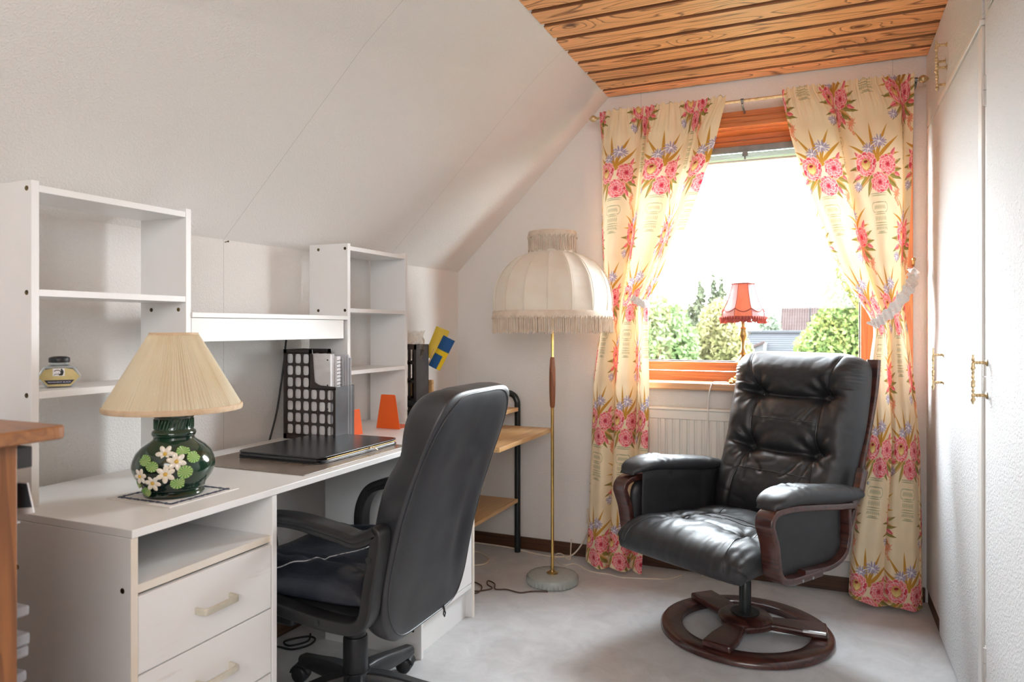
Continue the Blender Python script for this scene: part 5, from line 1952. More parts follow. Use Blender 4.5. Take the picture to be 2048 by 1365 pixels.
for k in range(22):
    z = ZT + .02 + k * .0127
    ws.tube([(-1.592, 2.091, z), (-1.585, 2.096, z + .002), (-1.585, 2.108, z + .003), (-1.592, 2.113, z)], 0.0011, 5)
part(pd, 'wire_binding', ws, m_grey, kind='stuff')
m_sleeve = MAT('translucent_sleeve', (0.80, 0.80, 0.84), 0.25, trans=0.35, var=(10, (0.74, 0.74, 0.79), 0.4, 0.6))
sv = MB()
for k in range(7):
    y = 2.120 + k * .0055
    sv.box(-1.788, -1.584 + .006 * (k % 3), y, y + .0016, ZT + .004, ZT + .296 + .012 * ((k * 2) % 5) / 4)
single('plastic_sleeves', sv, m_sleeve, 'pale plastic document sleeves at the back of the desk magazine file', 'folder', (-1.69, 2.14, ZT + .004), smooth=False)

f2 = thing('magazine_file', 'black magazine file with a flag on the beech trolley shelf', 'magazine file', (-1.72, 2.79, 0.7425), 0, 'black magazine files')
for yy in (2.735, 2.842):
    b = MB()
    b.box(-1.79, -1.778, yy, yy + .003, 0.7425, 1.0725).box(-1.79, -1.652, yy, yy + .003, 0.7425, 0.765).box(-1.79, -1.652, yy, yy + .003, 1.050, 1.0725).box(-1.664, -1.652, yy, yy + .003, 0.7425, 1.0725)
    for k in range(1, 4):
        b.box(-1.778, -1.664, yy, yy + .003, 0.7425 + .0825 * k - .006, 0.7425 + .0825 * k + .006)
    for k in range(1, 5):
        xx = -1.778 + .0228 * k
        b.box(xx - .006, xx + .006, yy, yy + .003, 0.765, 1.050)
    part(f2, 'lattice_side', b, m_file, smooth=False)
part(f2, 'front_spine', MB().box(-1.6545, -1.652, 2.738, 2.842, 0.7425, 1.0725), m_spine, smooth=False)
part(f2, 'back_spine', MB().box(-1.79, -1.787, 2.738, 2.842, 0.7425, 1.0725), m_file, smooth=False)
part(f2, 'bottom', MB().box(-1.787, -1.6545, 2.738, 2.842, 0.7425, 0.7455), m_file, smooth=False)
m_clear = GLASS('clear_plastic_wrap', (0.93, 0.90, 0.86), 0.14)
cw = MB()
prw = np.random.default_rng(2)
def crumple(i, j):
    a = 2 * PI * i / 15
    r = 0.030 + .012 * prw.random()
    return (-1.70 + r * 1.3 * math.cos(a) + .01 * prw.random(), 2.79 + r * 1.3 * math.sin(a), 1.00 + j * .021 + .012 * prw.random())
cw.grid(crumple, 15, 7, closeu=True)
single('plastic_bag', cw, m_clear, 'crumpled clear plastic bag poking out of the trolley magazine file', 'bag', (-1.70, 2.79, 1.00), smooth=False)

# curled paper flag, yellow cross on blue
fw, fh = 64, 40
fimg = np.zeros((fh, fw, 3)) + srgb(36, 84, 138)
fimg[:, 27:37] = srgb(228, 192, 40)
fimg[27:, :30] = srgb(228, 192, 40)
fi = bpy.data.images.new('paper_flag_print', fw, fh)
fb = np.ones((fh, fw, 4), dtype=np.float32)
fb[..., :3] = fimg
fi.pixels.foreach_set(fb.ravel())
fi.update()
fi.pack()
m_flag = fabric_print('printed_paper_flag', fi, 0.12, 0.6)
m_yel = MAT('yellow_paper', (0.72, 0.52, 0.06), 0.6, var=(14, (0.66, 0.46, 0.05), 0.4, 0.6))
RIGHT = Vector((0.917, 0.398, 0))
TOCAM = Vector((0.398, -0.917, 0))


def curled(c0, tilt, length, width, arc, nu=20, nv=14):
    """a sheet rolled about its long axis; tilt = lean to the side in degrees"""
    a_ = math.radians(tilt)
    ax = Vector((0, 0, math.cos(a_))) + RIGHT * math.sin(a_)
    sd = RIGHT * math.cos(a_) - Vector((0, 0, math.sin(a_)))
    r = width / arc
    m = MB()
    uvs = []
    vs_ = []
    for j in range(nv):
        for i in range(nu):
            u, v = i / (nu - 1), j / (nv - 1)
            t = (v - .5) * arc
            vs_.append(tuple(Vector(c0) + ax * length * u + sd * r * math.sin(t) + TOCAM * r * (math.cos(t) - 1)))
            uvs.append((u, v))
    m.add(vs_, [(j * nu + i, j * nu + i + 1, (j + 1) * nu + i + 1, (j + 1) * nu + i) for j in range(nv - 1) for i in range(nu - 1)])
    m.uv = uvs
    return m


flag = thing('paper_flag', 'curled blue paper flag with yellow cross on the trolley magazine file', 'flag', (-1.640, 2.875, 0.95))
part(flag, 'flag_sheet', curled((-1.635, 2.862, 0.962), 27, 0.155, 0.070, 1.9), m_flag, angle=180)
part(flag, 'yellow_sheet', curled((-1.655, 2.868, 1.005), 22, 0.150, 0.075, 1.7), m_yel, angle=180)
part(flag, 'flag_stick', MB().tube([(-1.662, 2.838, 0.95), (-1.640, 2.880, 1.06)], 0.0025, 8), m_beech)

# clear packaging box on the trolley's upper shelf
pk = MB()
bx0, bx1, by0, by1, bz0, bz1 = -1.74, -1.47, 2.93, 3.26, 0.7425, 0.835
pk.add([(bx0, by0, bz0), (bx1, by0, bz0), (bx1, by1, bz0), (bx0, by1, bz0), (bx0 + .02, by0 + .03, bz1 - .02), (bx1 - .03, by0 + .02, bz1), (bx1 - .02, by1 - .04, bz1 - .012), (bx0 + .03, by1 - .02, bz1 + .006), (-1.60, 3.08, bz1 + .012)],
       [(3, 2, 1, 0), (0, 1, 5, 4), (1, 2, 6, 5), (2, 3, 7, 6), (3, 0, 4, 7), (4, 5, 8), (5, 6, 8), (6, 7, 8), (7, 4, 8)])
m_pack = MAT('clear_packaging', (0.82, 0.76, 0.70), 0.12, trans=0.55, ior=1.2, var=(10, (0.72, 0.66, 0.60), 0.4, 0.6))
single('plastic_box', pk, m_pack, 'clear faceted plastic box on the trolley shelf behind the office chair', 'box', (-1.6, 3.1, bz0), smooth=False)

# ------------------------------------------------------------------ bookends
m_or = MAT('orange_enamel', (0.78, 0.115, 0.010), 0.38, var=(5, (0.74, 0.10, 0.008), 0.4, 0.6))
bk = thing('bookend', 'orange metal bookend standing upright beside the shelf tower panel', 'bookend', (-1.59, 2.42, ZT), 0, 'orange bookends')
part(bk, 'plate', MB().prism([(-1.647, ZT + .0005), (-1.535, ZT + .0005), (-1.557, ZT + .134), (-1.561, ZT + .137), (-1.620, ZT + .137), (-1.624, ZT + .134)], 'y', 2.418, 2.4195), m_or, smooth=False)
part(bk, 'foot', MB().box(-1.625, -1.545, 2.4195, 2.55, ZT + .0003, ZT + .0018), m_or, smooth=False)
bk2 = thing('bookend', 'orange metal bookend partly hidden behind the desk magazine file', 'bookend', (-1.60, 2.24, ZT), 0, 'orange bookends')
part(bk2, 'plate', MB().prism([(2.176, ZT + .0005), (2.262, ZT + .0005), (2.243, ZT + .096), (2.240, ZT + .098), (2.190, ZT + .098), (2.187, ZT + .096)], 'x', -1.6035, -1.602), m_or, smooth=False)
part(bk2, 'foot', MB().box(-1.632, -1.6035, 2.185, 2.25, ZT + .0003, ZT + .0018), m_or, smooth=False)

# ------------------------------------------------------------------ desk pad and leather folder
m_pad = MAT('smoked_vinyl_pad', (0.20, 0.160, 0.128), 0.20, spec=0.6, var=(6, (0.235, 0.190, 0.155), 0.4, 0.65))
single('desk_pad', MB().box(-1.735, -1.296, 1.557, 2.100, ZT + .0003, ZT + .0020), m_pad, 'brown see-through desk pad under the black leather folder', 'desk pad', (-1.52, 1.83, ZT), smooth=False, bev=0.001)
m_fold = MAT('polished_black_leather', (0.016, 0.016, 0.018), 0.27, spec=0.6, bump=(180, 0.12, 0.001), bump2=(14, 0.2, 0.004), var=(6, (0.03, 0.03, 0.033), 0.45, 0.7))
pf = thing('leather_folder', 'worn black leather zip folder lying on the desk pad', 'folder', (-1.52, 1.90, ZT + .002))
fx0, fx1, fy0, fy1 = -1.675, -1.347, 1.690, 2.120


def rrect(x0, x1, y0, y1, r, n=6, notch=0):
    o = []
    for cx, cy, a0 in ((x1 - r, y1 - r, 0), (x0 + r, y1 - r, 90), (x0 + r, y0 + r, 180), (x1 - r, y0 + r, 270)):
        for q in range(n + 1):
            a = math.radians(a0 + 90 * q / n)
            o.append((cx + r * math.cos(a), cy + r * math.sin(a)))
    return o


def slab(z0, z1, x0, x1, y0, y1, r, rise=0.0):
    pl = rrect(x0, x1, y0, y1, r)
    b = MB().prism(pl, 'z', z0, z1)
    if rise:
        for i, (x, y, z) in enumerate(b.v):
            k = (y - y0) / (y1 - y0)
            w = rise * (0.25 + .75 * math.sin(PI * min(1, k * 1.05)) ** .7)
            b.v[i] = (x, y, z + (w if z > (z0 + z1) / 2 - 1e-6 or True else 0))
    return b


part(pf, 'lower_cover', slab(ZT + .0022, ZT + .0062, fx0, fx1, fy0, fy1, .03), m_fold, bev=0.0015)
part(pf, 'inner_sheet', slab(ZT + .0064, ZT + .0110, fx0 + .02, fx1 - .003, fy0 + .03, fy1 - .01, .026), m_paper)
part(pf, 'spine_fold', MB().tube(smooth_path([(fx0 + .02, fy0 + .008, ZT + .0105), (fx0 + .05, fy0 + .004, ZT + .011), (fx1 - .05, fy0 + .004, ZT + .011), (fx1 - .02, fy0 + .010, ZT + .0105)], 6), 0.0065, 10), m_fold)
part(pf, 'middle_cover', slab(ZT + .0110, ZT + .0140, fx0 + .002, fx1 - .001, fy0 + .004, fy1 - .002, .03), m_fold, bev=0.001)
part(pf, 'upper_cover', slab(ZT + .0160, ZT + .0215, fx0, fx1 - .002, fy0 + .002, fy1, .03, 0.002), m_fold, bev=0.002)
zp = MB()
zpath = [(fx1 + .0005, fy0 + .03, ZT + .0150), (fx1 + .0005, fy1 - .03, ZT + .0155)]
zp.sweep(zpath, 0.0012, 0.0022, (0, 0, 1))
part(pf, 'zip', zp, m_brassold, label='brass zip along the open edge')
zq = MB().box(fx1 + .001, fx1 + .007, 1.935, 1.955, ZT + .0130, ZT + .0185)
zq.tube([(fx1 + .007, 1.945, ZT + .017), (fx1 + .013, 1.952, ZT + .012), (fx1 + .016, 1.962, ZT + .005)], 0.0018, 6)
part(pf, 'zip_pull', zq, m_brasspale)

# ------------------------------------------------------------------ ink bottle
IB = Vector((-1.712, 1.158, 1.0034))
yaw = math.atan2(1.70, 1.150) - PI / 2 * 0 # turned towards the room
ink = thing('ink_bottle', 'hexagonal ink bottle with black cap and yellow label on the shelf', 'bottle', tuple(IB), math.atan2(1.712, 1.158) * 0 + math.radians(56))
hw = 0.046
hexp = [(-0.026, 0.0), (0.026, 0.0), (hw, 0.026), (0.033, 0.050), (0.022, 0.055), (-0.022, 0.055), (-0.033, 0.050), (-hw, 0.026)]
m_inkglass = MAT('clear_bottle_glass', (0.75, 0.82, 0.84), 0.05, trans=0.85, ior=1.45, var=(10, (0.70, 0.78, 0.80), 0.4, 0.6))
part(ink, 'glass', MB().prism(hexp, 'y', -0.021, 0.021), m_inkglass, local=True, smooth=False, bev=0.003)
part(ink, 'ink', MB().prism([(x * .86, .003 + z * .86) for x, z in hexp if z < .052], 'y', -0.012, 0.016), MAT('black_ink', (0.01, 0.01, 0.02), 0.1, var=(9, (0.015, 0.012, 0.03), 0.4, 0.6)), local=True, smooth=False)
part(ink, 'neck', MB().lathe([(0.017, 0.053), (0.0185, 0.056), (0.0185, 0.061), (0.016, 0.063)], (0, 0, 0), 28), m_inkglass, local=True)
part(ink, 'cap', MB().lathe([(0.0, 0.0605), (0.0215, 0.0605), (0.0222, 0.062), (0.0222, 0.071), (0.0205, 0.073), (0.013, 0.0752), (0.0, 0.076)], (0, 0, 0), 40, rf=lambda a, z: 1 + (.012 * math.cos(30 * a) if .0615 < z < .0715 else 0)), m_black, local=True)
m_label = MAT('yellow_paper_label', (0.56, 0.46, 0.21), 0.6, var=(40, (0.51, 0.41, 0.18), 0.4, 0.6))
lab = part(ink, 'label', MB().prism([(-0.023, 0.0035), (0.023, 0.0035), (0.0425, 0.026), (0.028, 0.044), (0.012, 0.047), (-0.014, 0.047), (-0.030, 0.044), (-0.0425, 0.026)], 'y', -0.0222, -0.0213), m_label, local=True, smooth=False)
part(lab, 'label_band', MB().prism([(-0.023, 0.0085), (0.023, 0.0085), (0.031, 0.0185), (-0.031, 0.0185)], 'y', -0.0226, -0.0222), MAT('dark_label_band', (0.012, 0.011, 0.018), 0.5, var=(40, (0.02, 0.018, 0.03), 0.4, 0.6)), local=True, smooth=False)
part(lab, 'emblem_ground', MB().box(-0.0135, 0.011, -0.0226, -0.0222, 0.0285, 0.0465), m_paper, local=True, smooth=False)
em = MB()
ar = [(-0.002 + .0075 * math.cos(t), 0, 0.0365 + .0062 * math.sin(t)) for t in np.linspace(2.6, -.9, 14)]
em.tube([(x - .002, -0.0227, z) for x, _, z in ar], 0.0009, 6)
em.tube([(-0.011, -.0227, .0305), (-.008, -.0227, .0335), (-.004, -.0227, .0325), (-.001, -.0227, .0350)], 0.0007, 6)
em.ell((0.0055, -.0226, .0375), .0034, .0005, .0062, 10, 6)
em.ell((0.0045, -.0226, .0440), .0020, .0005, .0020, 8, 6)
em.ell((0.0030, -.0226, .0315), .0050, .0005, .0022, 8, 6)
part(lab, 'emblem', em, m_black, local=True)


def lettering(par, body, size, loc, rot, mat, align='CENTER'):
    c = bpy.data.curves.new('lettering', 'FONT')
    c.body = body
    c.size = size
    c.align_x = align
    c.align_y = 'CENTER'
    c.extrude = 0.00005
    c.materials.append(mat)
    tmp = bpy.data.objects.new('tmp', c)
    me = bpy.data.meshes.new_from_object(tmp)
    bpy.data.objects.remove(tmp)
    bpy.data.curves.remove(c)
    o = bpy.data.objects.new('lettering', me)
    COL.objects.link(o)
    o.parent = par
    o.location = loc
    o.rotation_euler = rot
    return o


m_ltr = MAT('pale_violet_print', (0.55, 0.52, 0.68), 0.6, var=(40, (0.5, 0.47, 0.62), 0.4, 0.6))
lettering(lab, 'PERMANENT BLACK', 0.0052, (0, -0.0230, 0.0135), (PI / 2, 0, 0), m_ltr)

# ------------------------------------------------------------------ window-sill lamp
WL = (-0.327, 3.415)
zs = OZ0 + 0.0213
wl = thing('sill_lamp', 'brass lamp with pink fringed shade on the window sill', 'lamp', (WL[0], WL[1], zs))
m_pink = MAT('salmon_silk', (0.78, 0.30, 0.20), 0.6, transl=0.28, bump=(8, 0.1, 0.001, (60, 60, 2)), var=(40, (0.72, 0.25, 0.16), 0.45, 0.65, (1, 1, .3)))
m_lilac = MAT('pale_lilac_silk', (0.66, 0.42, 0.47), 0.55, transl=0.10, var=(40, (0.60, 0.37, 0.42), 0.45, 0.65, (1, 1, .3)))
m_braid = MAT('rose_braid', (0.40, 0.105, 0.085), 0.7, var=(80, (0.33, 0.08, 0.065), 0.4, 0.6))
m_pfr = MAT('rose_fringe', (0.55, 0.14, 0.12), 0.75, transl=0.2, var=(50, (0.50, 0.12, 0.10), 0.4, 0.6))
NG2 = 8
pr_ = [(0.0515, 1.350), (0.054, 1.335), (0.060, 1.312), (0.068, 1.285), (0.078, 1.258), (0.090, 1.234), (0.098, 1.215), (0.099, 1.200), (0.0975, 1.193)]
phase = math.radians(-107)
for k in range(NG2):
    a0 = 2 * PI * k / NG2 + phase
    a1 = a0 + 2 * PI / NG2
    nn = 9
    g_ = MB()
    def F(i, j):
        r, z = pr_[j]
        t = i / (nn - 1)
        x = (1 - t) * math.cos(a0) + t * math.cos(a1)
        y = (1 - t) * math.sin(a0) + t * math.sin(a1)
        m_ = 1 + 0.35 * (1 / math.hypot(x, y) - 1)
        return (WL[0] + r * x * m_, WL[1] + r * y * m_, z)
    g_.grid(F, nn, len(pr_))
    part(wl, 'shade_panel', g_, m_pink if k % 2 == 0 else m_lilac, angle=180)
brd = MB()
for k in range(NG2):
    a0 = 2 * PI * k / NG2 + phase
    a1 = a0 + 2 * PI / NG2
    brd.tube([(WL[0] + (r + .0008) * math.cos(a0), WL[1] + (r + .0008) * math.sin(a0), z) for r, z in pr_], 0.0012, 6)
    sc = []
    for q in range(9):
        t = q / 8
        z = 1.236 - .016 * math.sin(PI * t)
        r = float(np.interp(z, [p[1] for p in pr_][::-1], [p[0] for p in pr_][::-1]))
        a = a0 + (a1 - a0) * t
        m_ = 1 - .048 * math.sin(PI * t)
        sc.append((WL[0] + (r + .002) * m_ * math.cos(a), WL[1] + (r + .002) * m_ * math.sin(a), z))
    brd.tube(sc, 0.0024, 6)
circ = lambda r, z: [(WL[0] + r * math.cos(2 * PI * q / 48), WL[1] + r * math.sin(2 * PI * q / 48), z) for q in range(48)]
brd.tube(circ(0.052, 1.349), 0.0034, 6, closed=True)
brd.tube(circ(0.098, 1.198), 0.0030, 6, closed=True)
part(wl, 'braid', brd, m_braid)
fringe(wl, 'fringe', (WL[0], WL[1], 0), 0.0985, 1.199, 1.166, 150, m_pfr, band=0.006, sw=0.0021)
part(wl, 'shade_cap', MB().lathe([(0.0515, 1.350), (0.036, 1.3535), (0.016, 1.358), (0.006, 1.366), (0.0, 1.368)], (WL[0], WL[1], 0), 32, caps=False), m_lilac)
post = [(0.0, zs + .028), (0.020, zs + .030), (0.024, zs + .036), (0.014, zs + .046), (0.012, zs + .056), (0.020, zs + .070), (0.029, zs + .088), (0.031, zs + .098), (0.026, zs + .110), (0.014, zs + .122), (0.011, zs + .130),
        (0.016, zs + .140), (0.012, zs + .150), (0.0085, zs + .160), (0.0085, zs + .195), (0.013, zs + .204), (0.019, zs + .216), (0.0205, zs + .226), (0.015, zs + .244), (0.017, zs + .252), (0.010, zs + .258), (0.010, zs + .30), (0.0, zs + .302)]
part(wl, 'baluster', MB().lathe(post, (WL[0], WL[1], 0), 36, rf=lambda a, z: 1 + .05 * math.cos(9 * a)), m_brassold)
ft = MB()
for k in range(4):
    a = 2 * PI * k / 4 + math.radians(52)
    ca, sa = math.cos(a), math.sin(a)
    q = smooth_path([(WL[0] + .012 * ca, WL[1] + .012 * sa, zs + .040), (WL[0] + .030 * ca, WL[1] + .030 * sa, zs + .034), (WL[0] + .048 * ca, WL[1] + .048 * sa, zs + .018), (WL[0] + .064 * ca, WL[1] + .064 * sa, zs + .0065), (WL[0] + .078 * ca, WL[1] + .078 * sa, zs + .0065)], 5)
    n = len(q)
    ft.tube(q, [.011 - .004 * (i / n) + .0022 * math.sin(i * 1.6) for i in range(n)], 8)
    ft.ell((WL[0] + .076 * ca, WL[1] + .076 * sa, zs + .0065), .011, .011, .0065, 10, 6)
    for s_ in (-1, 1):
        ft.ell((WL[0] + .055 * ca - s_ * .012 * sa, WL[1] + .055 * sa + s_ * .012 * ca, zs + .012), .009, .009, .010, 8, 6)
part(wl, 'scrolled_foot', ft, m_brassold)

# ------------------------------------------------------------------ cables
m_cw = MAT('cream_cable', (0.72, 0.64, 0.54), 0.45, var=(20, (0.68, 0.60, 0.50), 0.4, 0.6))
m_cb = MAT('brown_cable', (0.075, 0.042, 0.030), 0.45, var=(20, (0.09, 0.05, 0.036), 0.4, 0.6))
m_ck = MAT('black_cable', (0.012, 0.012, 0.013), 0.45, var=(20, (0.02, 0.02, 0.02), 0.4, 0.6))


def cable(label, pts, r, mat, k=8):
    c = Vector((sum(p[0] for p in pts) / len(pts), sum(p[1] for p in pts) / len(pts), min(p[2] for p in pts)))
    return single('cable', MB().tube(smooth_path(pts, k), r, 8), mat, label, 'cable', tuple(c), angle=180)


zf = 0.0042
cable('thick cream extension cable along the baseboard behind the floor lamp', [(-1.78, 3.385, zf)] + [(x, y, zf) for x, y in ((-1.70, 3.39), (-1.593, 3.392), (-1.472, 3.385), (-1.341, 3.351), (-1.244, 3.337), (-1.191, 3.352), (-1.151, 3.380))] + [(-1.12, 3.395, 0.03), (-1.09, 3.398, 0.075), (-1.07, 3.40, 0.12)], 0.0042, m_cw)
cable('cream cable loop on the floor under the trolley', [(x, y, zf) for x, y in ((-1.70, 3.22), (-1.652, 3.244), (-1.613, 3.258), (-1.564, 3.24), (-1.503, 3.178), (-1.489, 3.112), (-1.522, 3.072), (-1.60, 3.05), (-1.68, 3.06))], 0.0042, m_cw)
cable('thin cream lamp cable curling past the curtain hem towards the recliner', [(-1.150, 3.399, 0.085), (-1.150, 3.392, 0.05), (-1.139, 3.345, 0.003), (-1.160, 3.352, 0.003), (-1.195, 3.380, 0.010), (-1.222, 3.376, 0.006), (-1.198, 3.304, 0.003), (-1.134, 3.241, 0.003), (-1.102, 3.280, 0.003), (-1.063, 3.265, 0.003), (-1.015, 3.225, 0.003), (-0.963, 3.206, 0.003), (-0.903, 3.206, 0.003), (-0.845, 3.19, 0.003), (-0.795, 3.20, 0.003), (-0.715, 3.225, 0.003), (-0.647, 3.247, 0.003), (-0.62, 3.275, 0.003), (-0.59, 3.33, 0.003)], 0.0030, m_cw)
cable('brown twisted cable from the glass lamp foot across the floor', [(x, y, 0.0036 + dz_) for x, y, dz_ in ((-1.085, 2.89, 0), (-1.119, 2.880, 0), (-1.155, 2.862, 0), (-1.193, 2.832, 0), (-1.259, 2.842, 0), (-1.306, 2.827, 0), (-1.332, 2.874, .004), (-1.369, 2.886, .008), (-1.353, 2.844, .008), (-1.317, 2.817, .006), (-1.345, 2.795, 0), (-1.379, 2.769, 0), (-1.45, 2.76, 0), (-1.52, 2.80, 0))], 0.0032, m_cb)
cable('brown cable bend on the floor beside the desk cupboard', [(x, y, 0.0034) for x, y in ((-1.52, 2.90), (-1.445, 2.869), (-1.418, 2.864), (-1.376, 2.834), (-1.357, 2.779), (-1.369, 2.742), (-1.396, 2.726), (-1.46, 2.72))], 0.0030, m_cb)
cable('black looped cable on the floor under the desk', [(-1.84, 1.99, 0.004), (-1.785, 2.006, 0.004), (-1.725, 2.010, 0.004), (-1.692, 2.060, 0.004), (-1.700, 2.105, 0.006), (-1.735, 2.110, 0.008), (-1.775, 2.070, 0.008), (-1.788, 2.040, 0.006), (-1.752, 2.030, 0.004), (-1.710, 2.075, 0.009), (-1.73, 2.115, 0.016)], 0.0036, m_ck)
cable('black cable hanging on the wall from the bridge shelf to the desk', [(-1.812, 2.082, 1.115), (-1.820, 2.085, 1.08), (-1.825, 2.084, 1.03), (-1.828, 2.072, 0.95), (-1.826, 2.045, 0.84), (-1.828, 2.012, 0.745), (-1.845, 2.01, 0.70), (-1.835, 2.030, 0.56), (-1.830, 2.036, 0.45), (-1.832, 2.055, 0.34), (-1.835, 2.05, 0.20), (-1.835, 2.02, 0.075), (-1.830, 2.01, 0.006)], 0.0034, m_ck)
cable('white cable hanging from the sill lamp in front of the radiator', [(-0.395, 3.388, zs + .004), (-0.425, 3.372, zs + .005), (-0.450, 3.345, zs + .003), (-0.462, 3.326, 0.868), (-0.470, 3.325, 0.80), (-0.472, 3.328, 0.70), (-0.482, 3.33, 0.55), (-0.488, 3.334, 0.38), (-0.492, 3.338, 0.16), (-0.50, 3.35, 0.004)], 0.0028, MAT('white_cable', (0.78, 0.76, 0.73), 0.4, var=(20, (0.74, 0.72, 0.69), 0.4, 0.6)))
so = thing('wall_socket', 'cream wall socket half hidden behind the curtain hem', 'socket', (-1.03, YW - .001, 0.21))
part(so, 'plate', MB().box(-1.075, -0.995, YW - .010, YW - .0005, 0.165, 0.245), m_cw, bev=0.003)
part(so, 'insert', MB().lathe([(0.0, 0.0), (0.022, 0.0), (0.022, 0.003), (0.0, 0.003)], (0, 0, 0), 24).xf(Matrix.Translation((-1.035, YW - .010, .205)) @ Matrix.Rotation(PI / 2, 4, 'X')), m_trimwhite)
nl = single('nail', MB().tube([(-1.862, 1.834, 1.440), (-1.848, 1.834, 1.442)], 0.0016, 8).ell((-1.847, 1.834, 1.442), .0025, .0035, .0035, 8, 6), m_screw, 'tiny nail in the wall above the bridge shelf', 'nail', (-1.862, 1.834, 1.440))

# ------------------------------------------------------------------ teak shelf unit in the near corner
tk = thing('teak_shelf_unit', 'teak shelf unit with overhanging top nearest the camera', 'shelf', (-1.35, 0.55, 0))
TZ = 1.0
top = MB().prism(rrect(-1.82, -1.060, 0.20, 0.733, 0.018, 5), 'z', TZ - .0205, TZ)
part(tk, 'top', top, m_teaktop, bev=0.003)
part(tk, 'side_panel', MB().box(-1.104, -1.086, 0.22, 0.672, 0.0, TZ - .021), m_teak, bev=0.002)
part(tk, 'side_panel', MB().box(-1.800, -1.782, 0.22, 0.672, 0.0, TZ - .021), m_teak, bev=0.002)
part(tk, 'back_panel', MB().box(-1.782, -1.104, 0.22, 0.228, 0.03, TZ - .021), m_teak, smooth=False)
shz = [(0.936, .012), (0.850, .014), (0.7105, .005), (0.6485, .005), (0.6115, .005), (0.40, .016), (0.06, .016)]
for z, th in shz:
    part(tk, 'shelf', MB().box(-1.782, -1.104, 0.228, 0.664, z - th, z), m_teak, bev=0.001)
# things sticking out over the front edge of its shelves
single('card_box', MB().box(-1.30, -1.106, 0.42, 0.706, 0.9365, 0.968), MAT('charcoal_card', (0.030, 0.026, 0.026), 0.6, var=(12, (0.04, 0.035, 0.035), 0.4, 0.6)), 'charcoal box just under the top of the teak shelf unit', 'box', (-1.2, 0.56, 0.9365), smooth=False, bev=0.001)
m_photo = MAT('dark_blue_photo', (0.055, 0.062, 0.075), 0.25, var=(22, (0.20, 0.24, 0.27), 0.58, 0.75))
cal = thing('photo_card', 'dark photo card with white margin leaning out of the teak shelf unit', 'card', (-1.15, 0.70, 0.8505))
part(cal, 'card', MB().prism([(-1.19, 0.8505), (-1.094, 0.8690), (-1.109, 0.9125), (-1.19, 0.9085)], 'y', 0.7005, 0.7020), m_paper, smooth=False)
part(cal, 'photo', MB().prism([(-1.19, 0.8640), (-1.0975, 0.8765), (-1.110, 0.9115), (-1.19, 0.9075)], 'y', 0.6998, 0.7005), m_photo, smooth=False)
part(cal, 'stand', MB().box(-1.20, -1.125, 0.55, 0.700, 0.8505, 0.8520), m_paper, smooth=False)
m_case = MAT('clear_case_plastic', (0.74, 0.74, 0.78), 0.15, trans=0.6, ior=1.3, var=(20, (0.62, 0.62, 0.68), 0.4, 0.6))
m_inlay = MAT('lilac_inlay', (0.50, 0.49, 0.56), 0.6, var=(30, (0.72, 0.71, 0.74), 0.4, 0.6))
for k, (z, h, ye, wh) in enumerate(((0.7110, 0.0155, 0.703, 'clear plastic case alone on the upper slot of the teak unit'), (0.6665, 0.0180, 0.704, 'thick clear plastic case lying on another in the teak unit'), (0.6490, 0.0170, 0.702, 'clear plastic case under the thick one in the teak unit'), (0.6120, 0.0170, 0.699, 'lowest clear plastic case seen in the teak unit'))):
    cs_ = thing('plastic_case', wh, 'case', (-1.17, 0.63, z), 0, 'clear plastic cases in the teak unit')
    part(cs_, 'shell', MB().box(-1.230, -1.107, 0.565, ye, z + .0004, z + h - .0002), m_case, smooth=False, bev=0.003)
    part(cs_, 'inlay', MB().box(-1.225, -1.113, 0.57, ye - .006, z + .003, z + h * .55), m_inlay, smooth=False)

# ------------------------------------------------------------------ outside: garden trees, two houses, an aerial
m_grass = MAT('lawn', (0.045, 0.055, 0.03), 0.9, var=(0.8, (0.035, 0.045, 0.022), 0.4, 0.6))
gl = MB().grid(lambda i, j: (-60 + 6 * i, 4.2 + 5 * j, -3.1 + .10 * math.sin(i * 1.7 + j)), 21, 20)
struct('ground', gl, m_grass, smooth=True)


def leafmat(name, c1, c2, c3, sc=1.2, tl=0.3):
    m, nt, N, L, B = newmat(name)
    tc = N.new('ShaderNodeTexCoord')
    nz = N.new('ShaderNodeTexNoise')
    nz.inputs['Scale'].default_value = sc
    nz.inputs['Detail'].default_value = 7
    nz.inputs['Roughness'].default_value = 0.75
    L.new(tc.outputs['Object'], nz.inputs['Vector'])
    rp = N.new('ShaderNodeValToRGB')
    e = rp.color_ramp.elements
    e[0].position, e[0].color = 0.36, rgb(c1)
    e[1].position, e[1].color = 0.64, rgb(c3)
    k = e.new(0.5)
    k.color = rgb(c2)
    L.new(nz.outputs['Fac'], rp.inputs[0])
    L.new(rp.outputs[0], B.inputs['Base Color'])
    B.inputs['Roughness'].default_value = 0.7
    B.inputs['Specular IOR Level'].default_value = 0.2
    t = N.new('ShaderNodeBsdfTranslucent')
    L.new(rp.outputs[0], t.inputs['Color'])
    ms = N.new('ShaderNodeMixShader')
    ms.inputs['Fac'].default_value = tl
    L.new(B.outputs[0], ms.inputs[1])
    L.new(t.outputs[0], ms.inputs[2])
    L.new(ms.outputs[0], N['Material Output'].inputs['Surface'])
    return m


m_bark = MAT('bark', (0.09, 0.07, 0.05), 0.9, bump=(14, 0.6, 0.02, (1, 1, .2)), var=(6, (0.06, 0.045, 0.035), 0.4, 0.6))


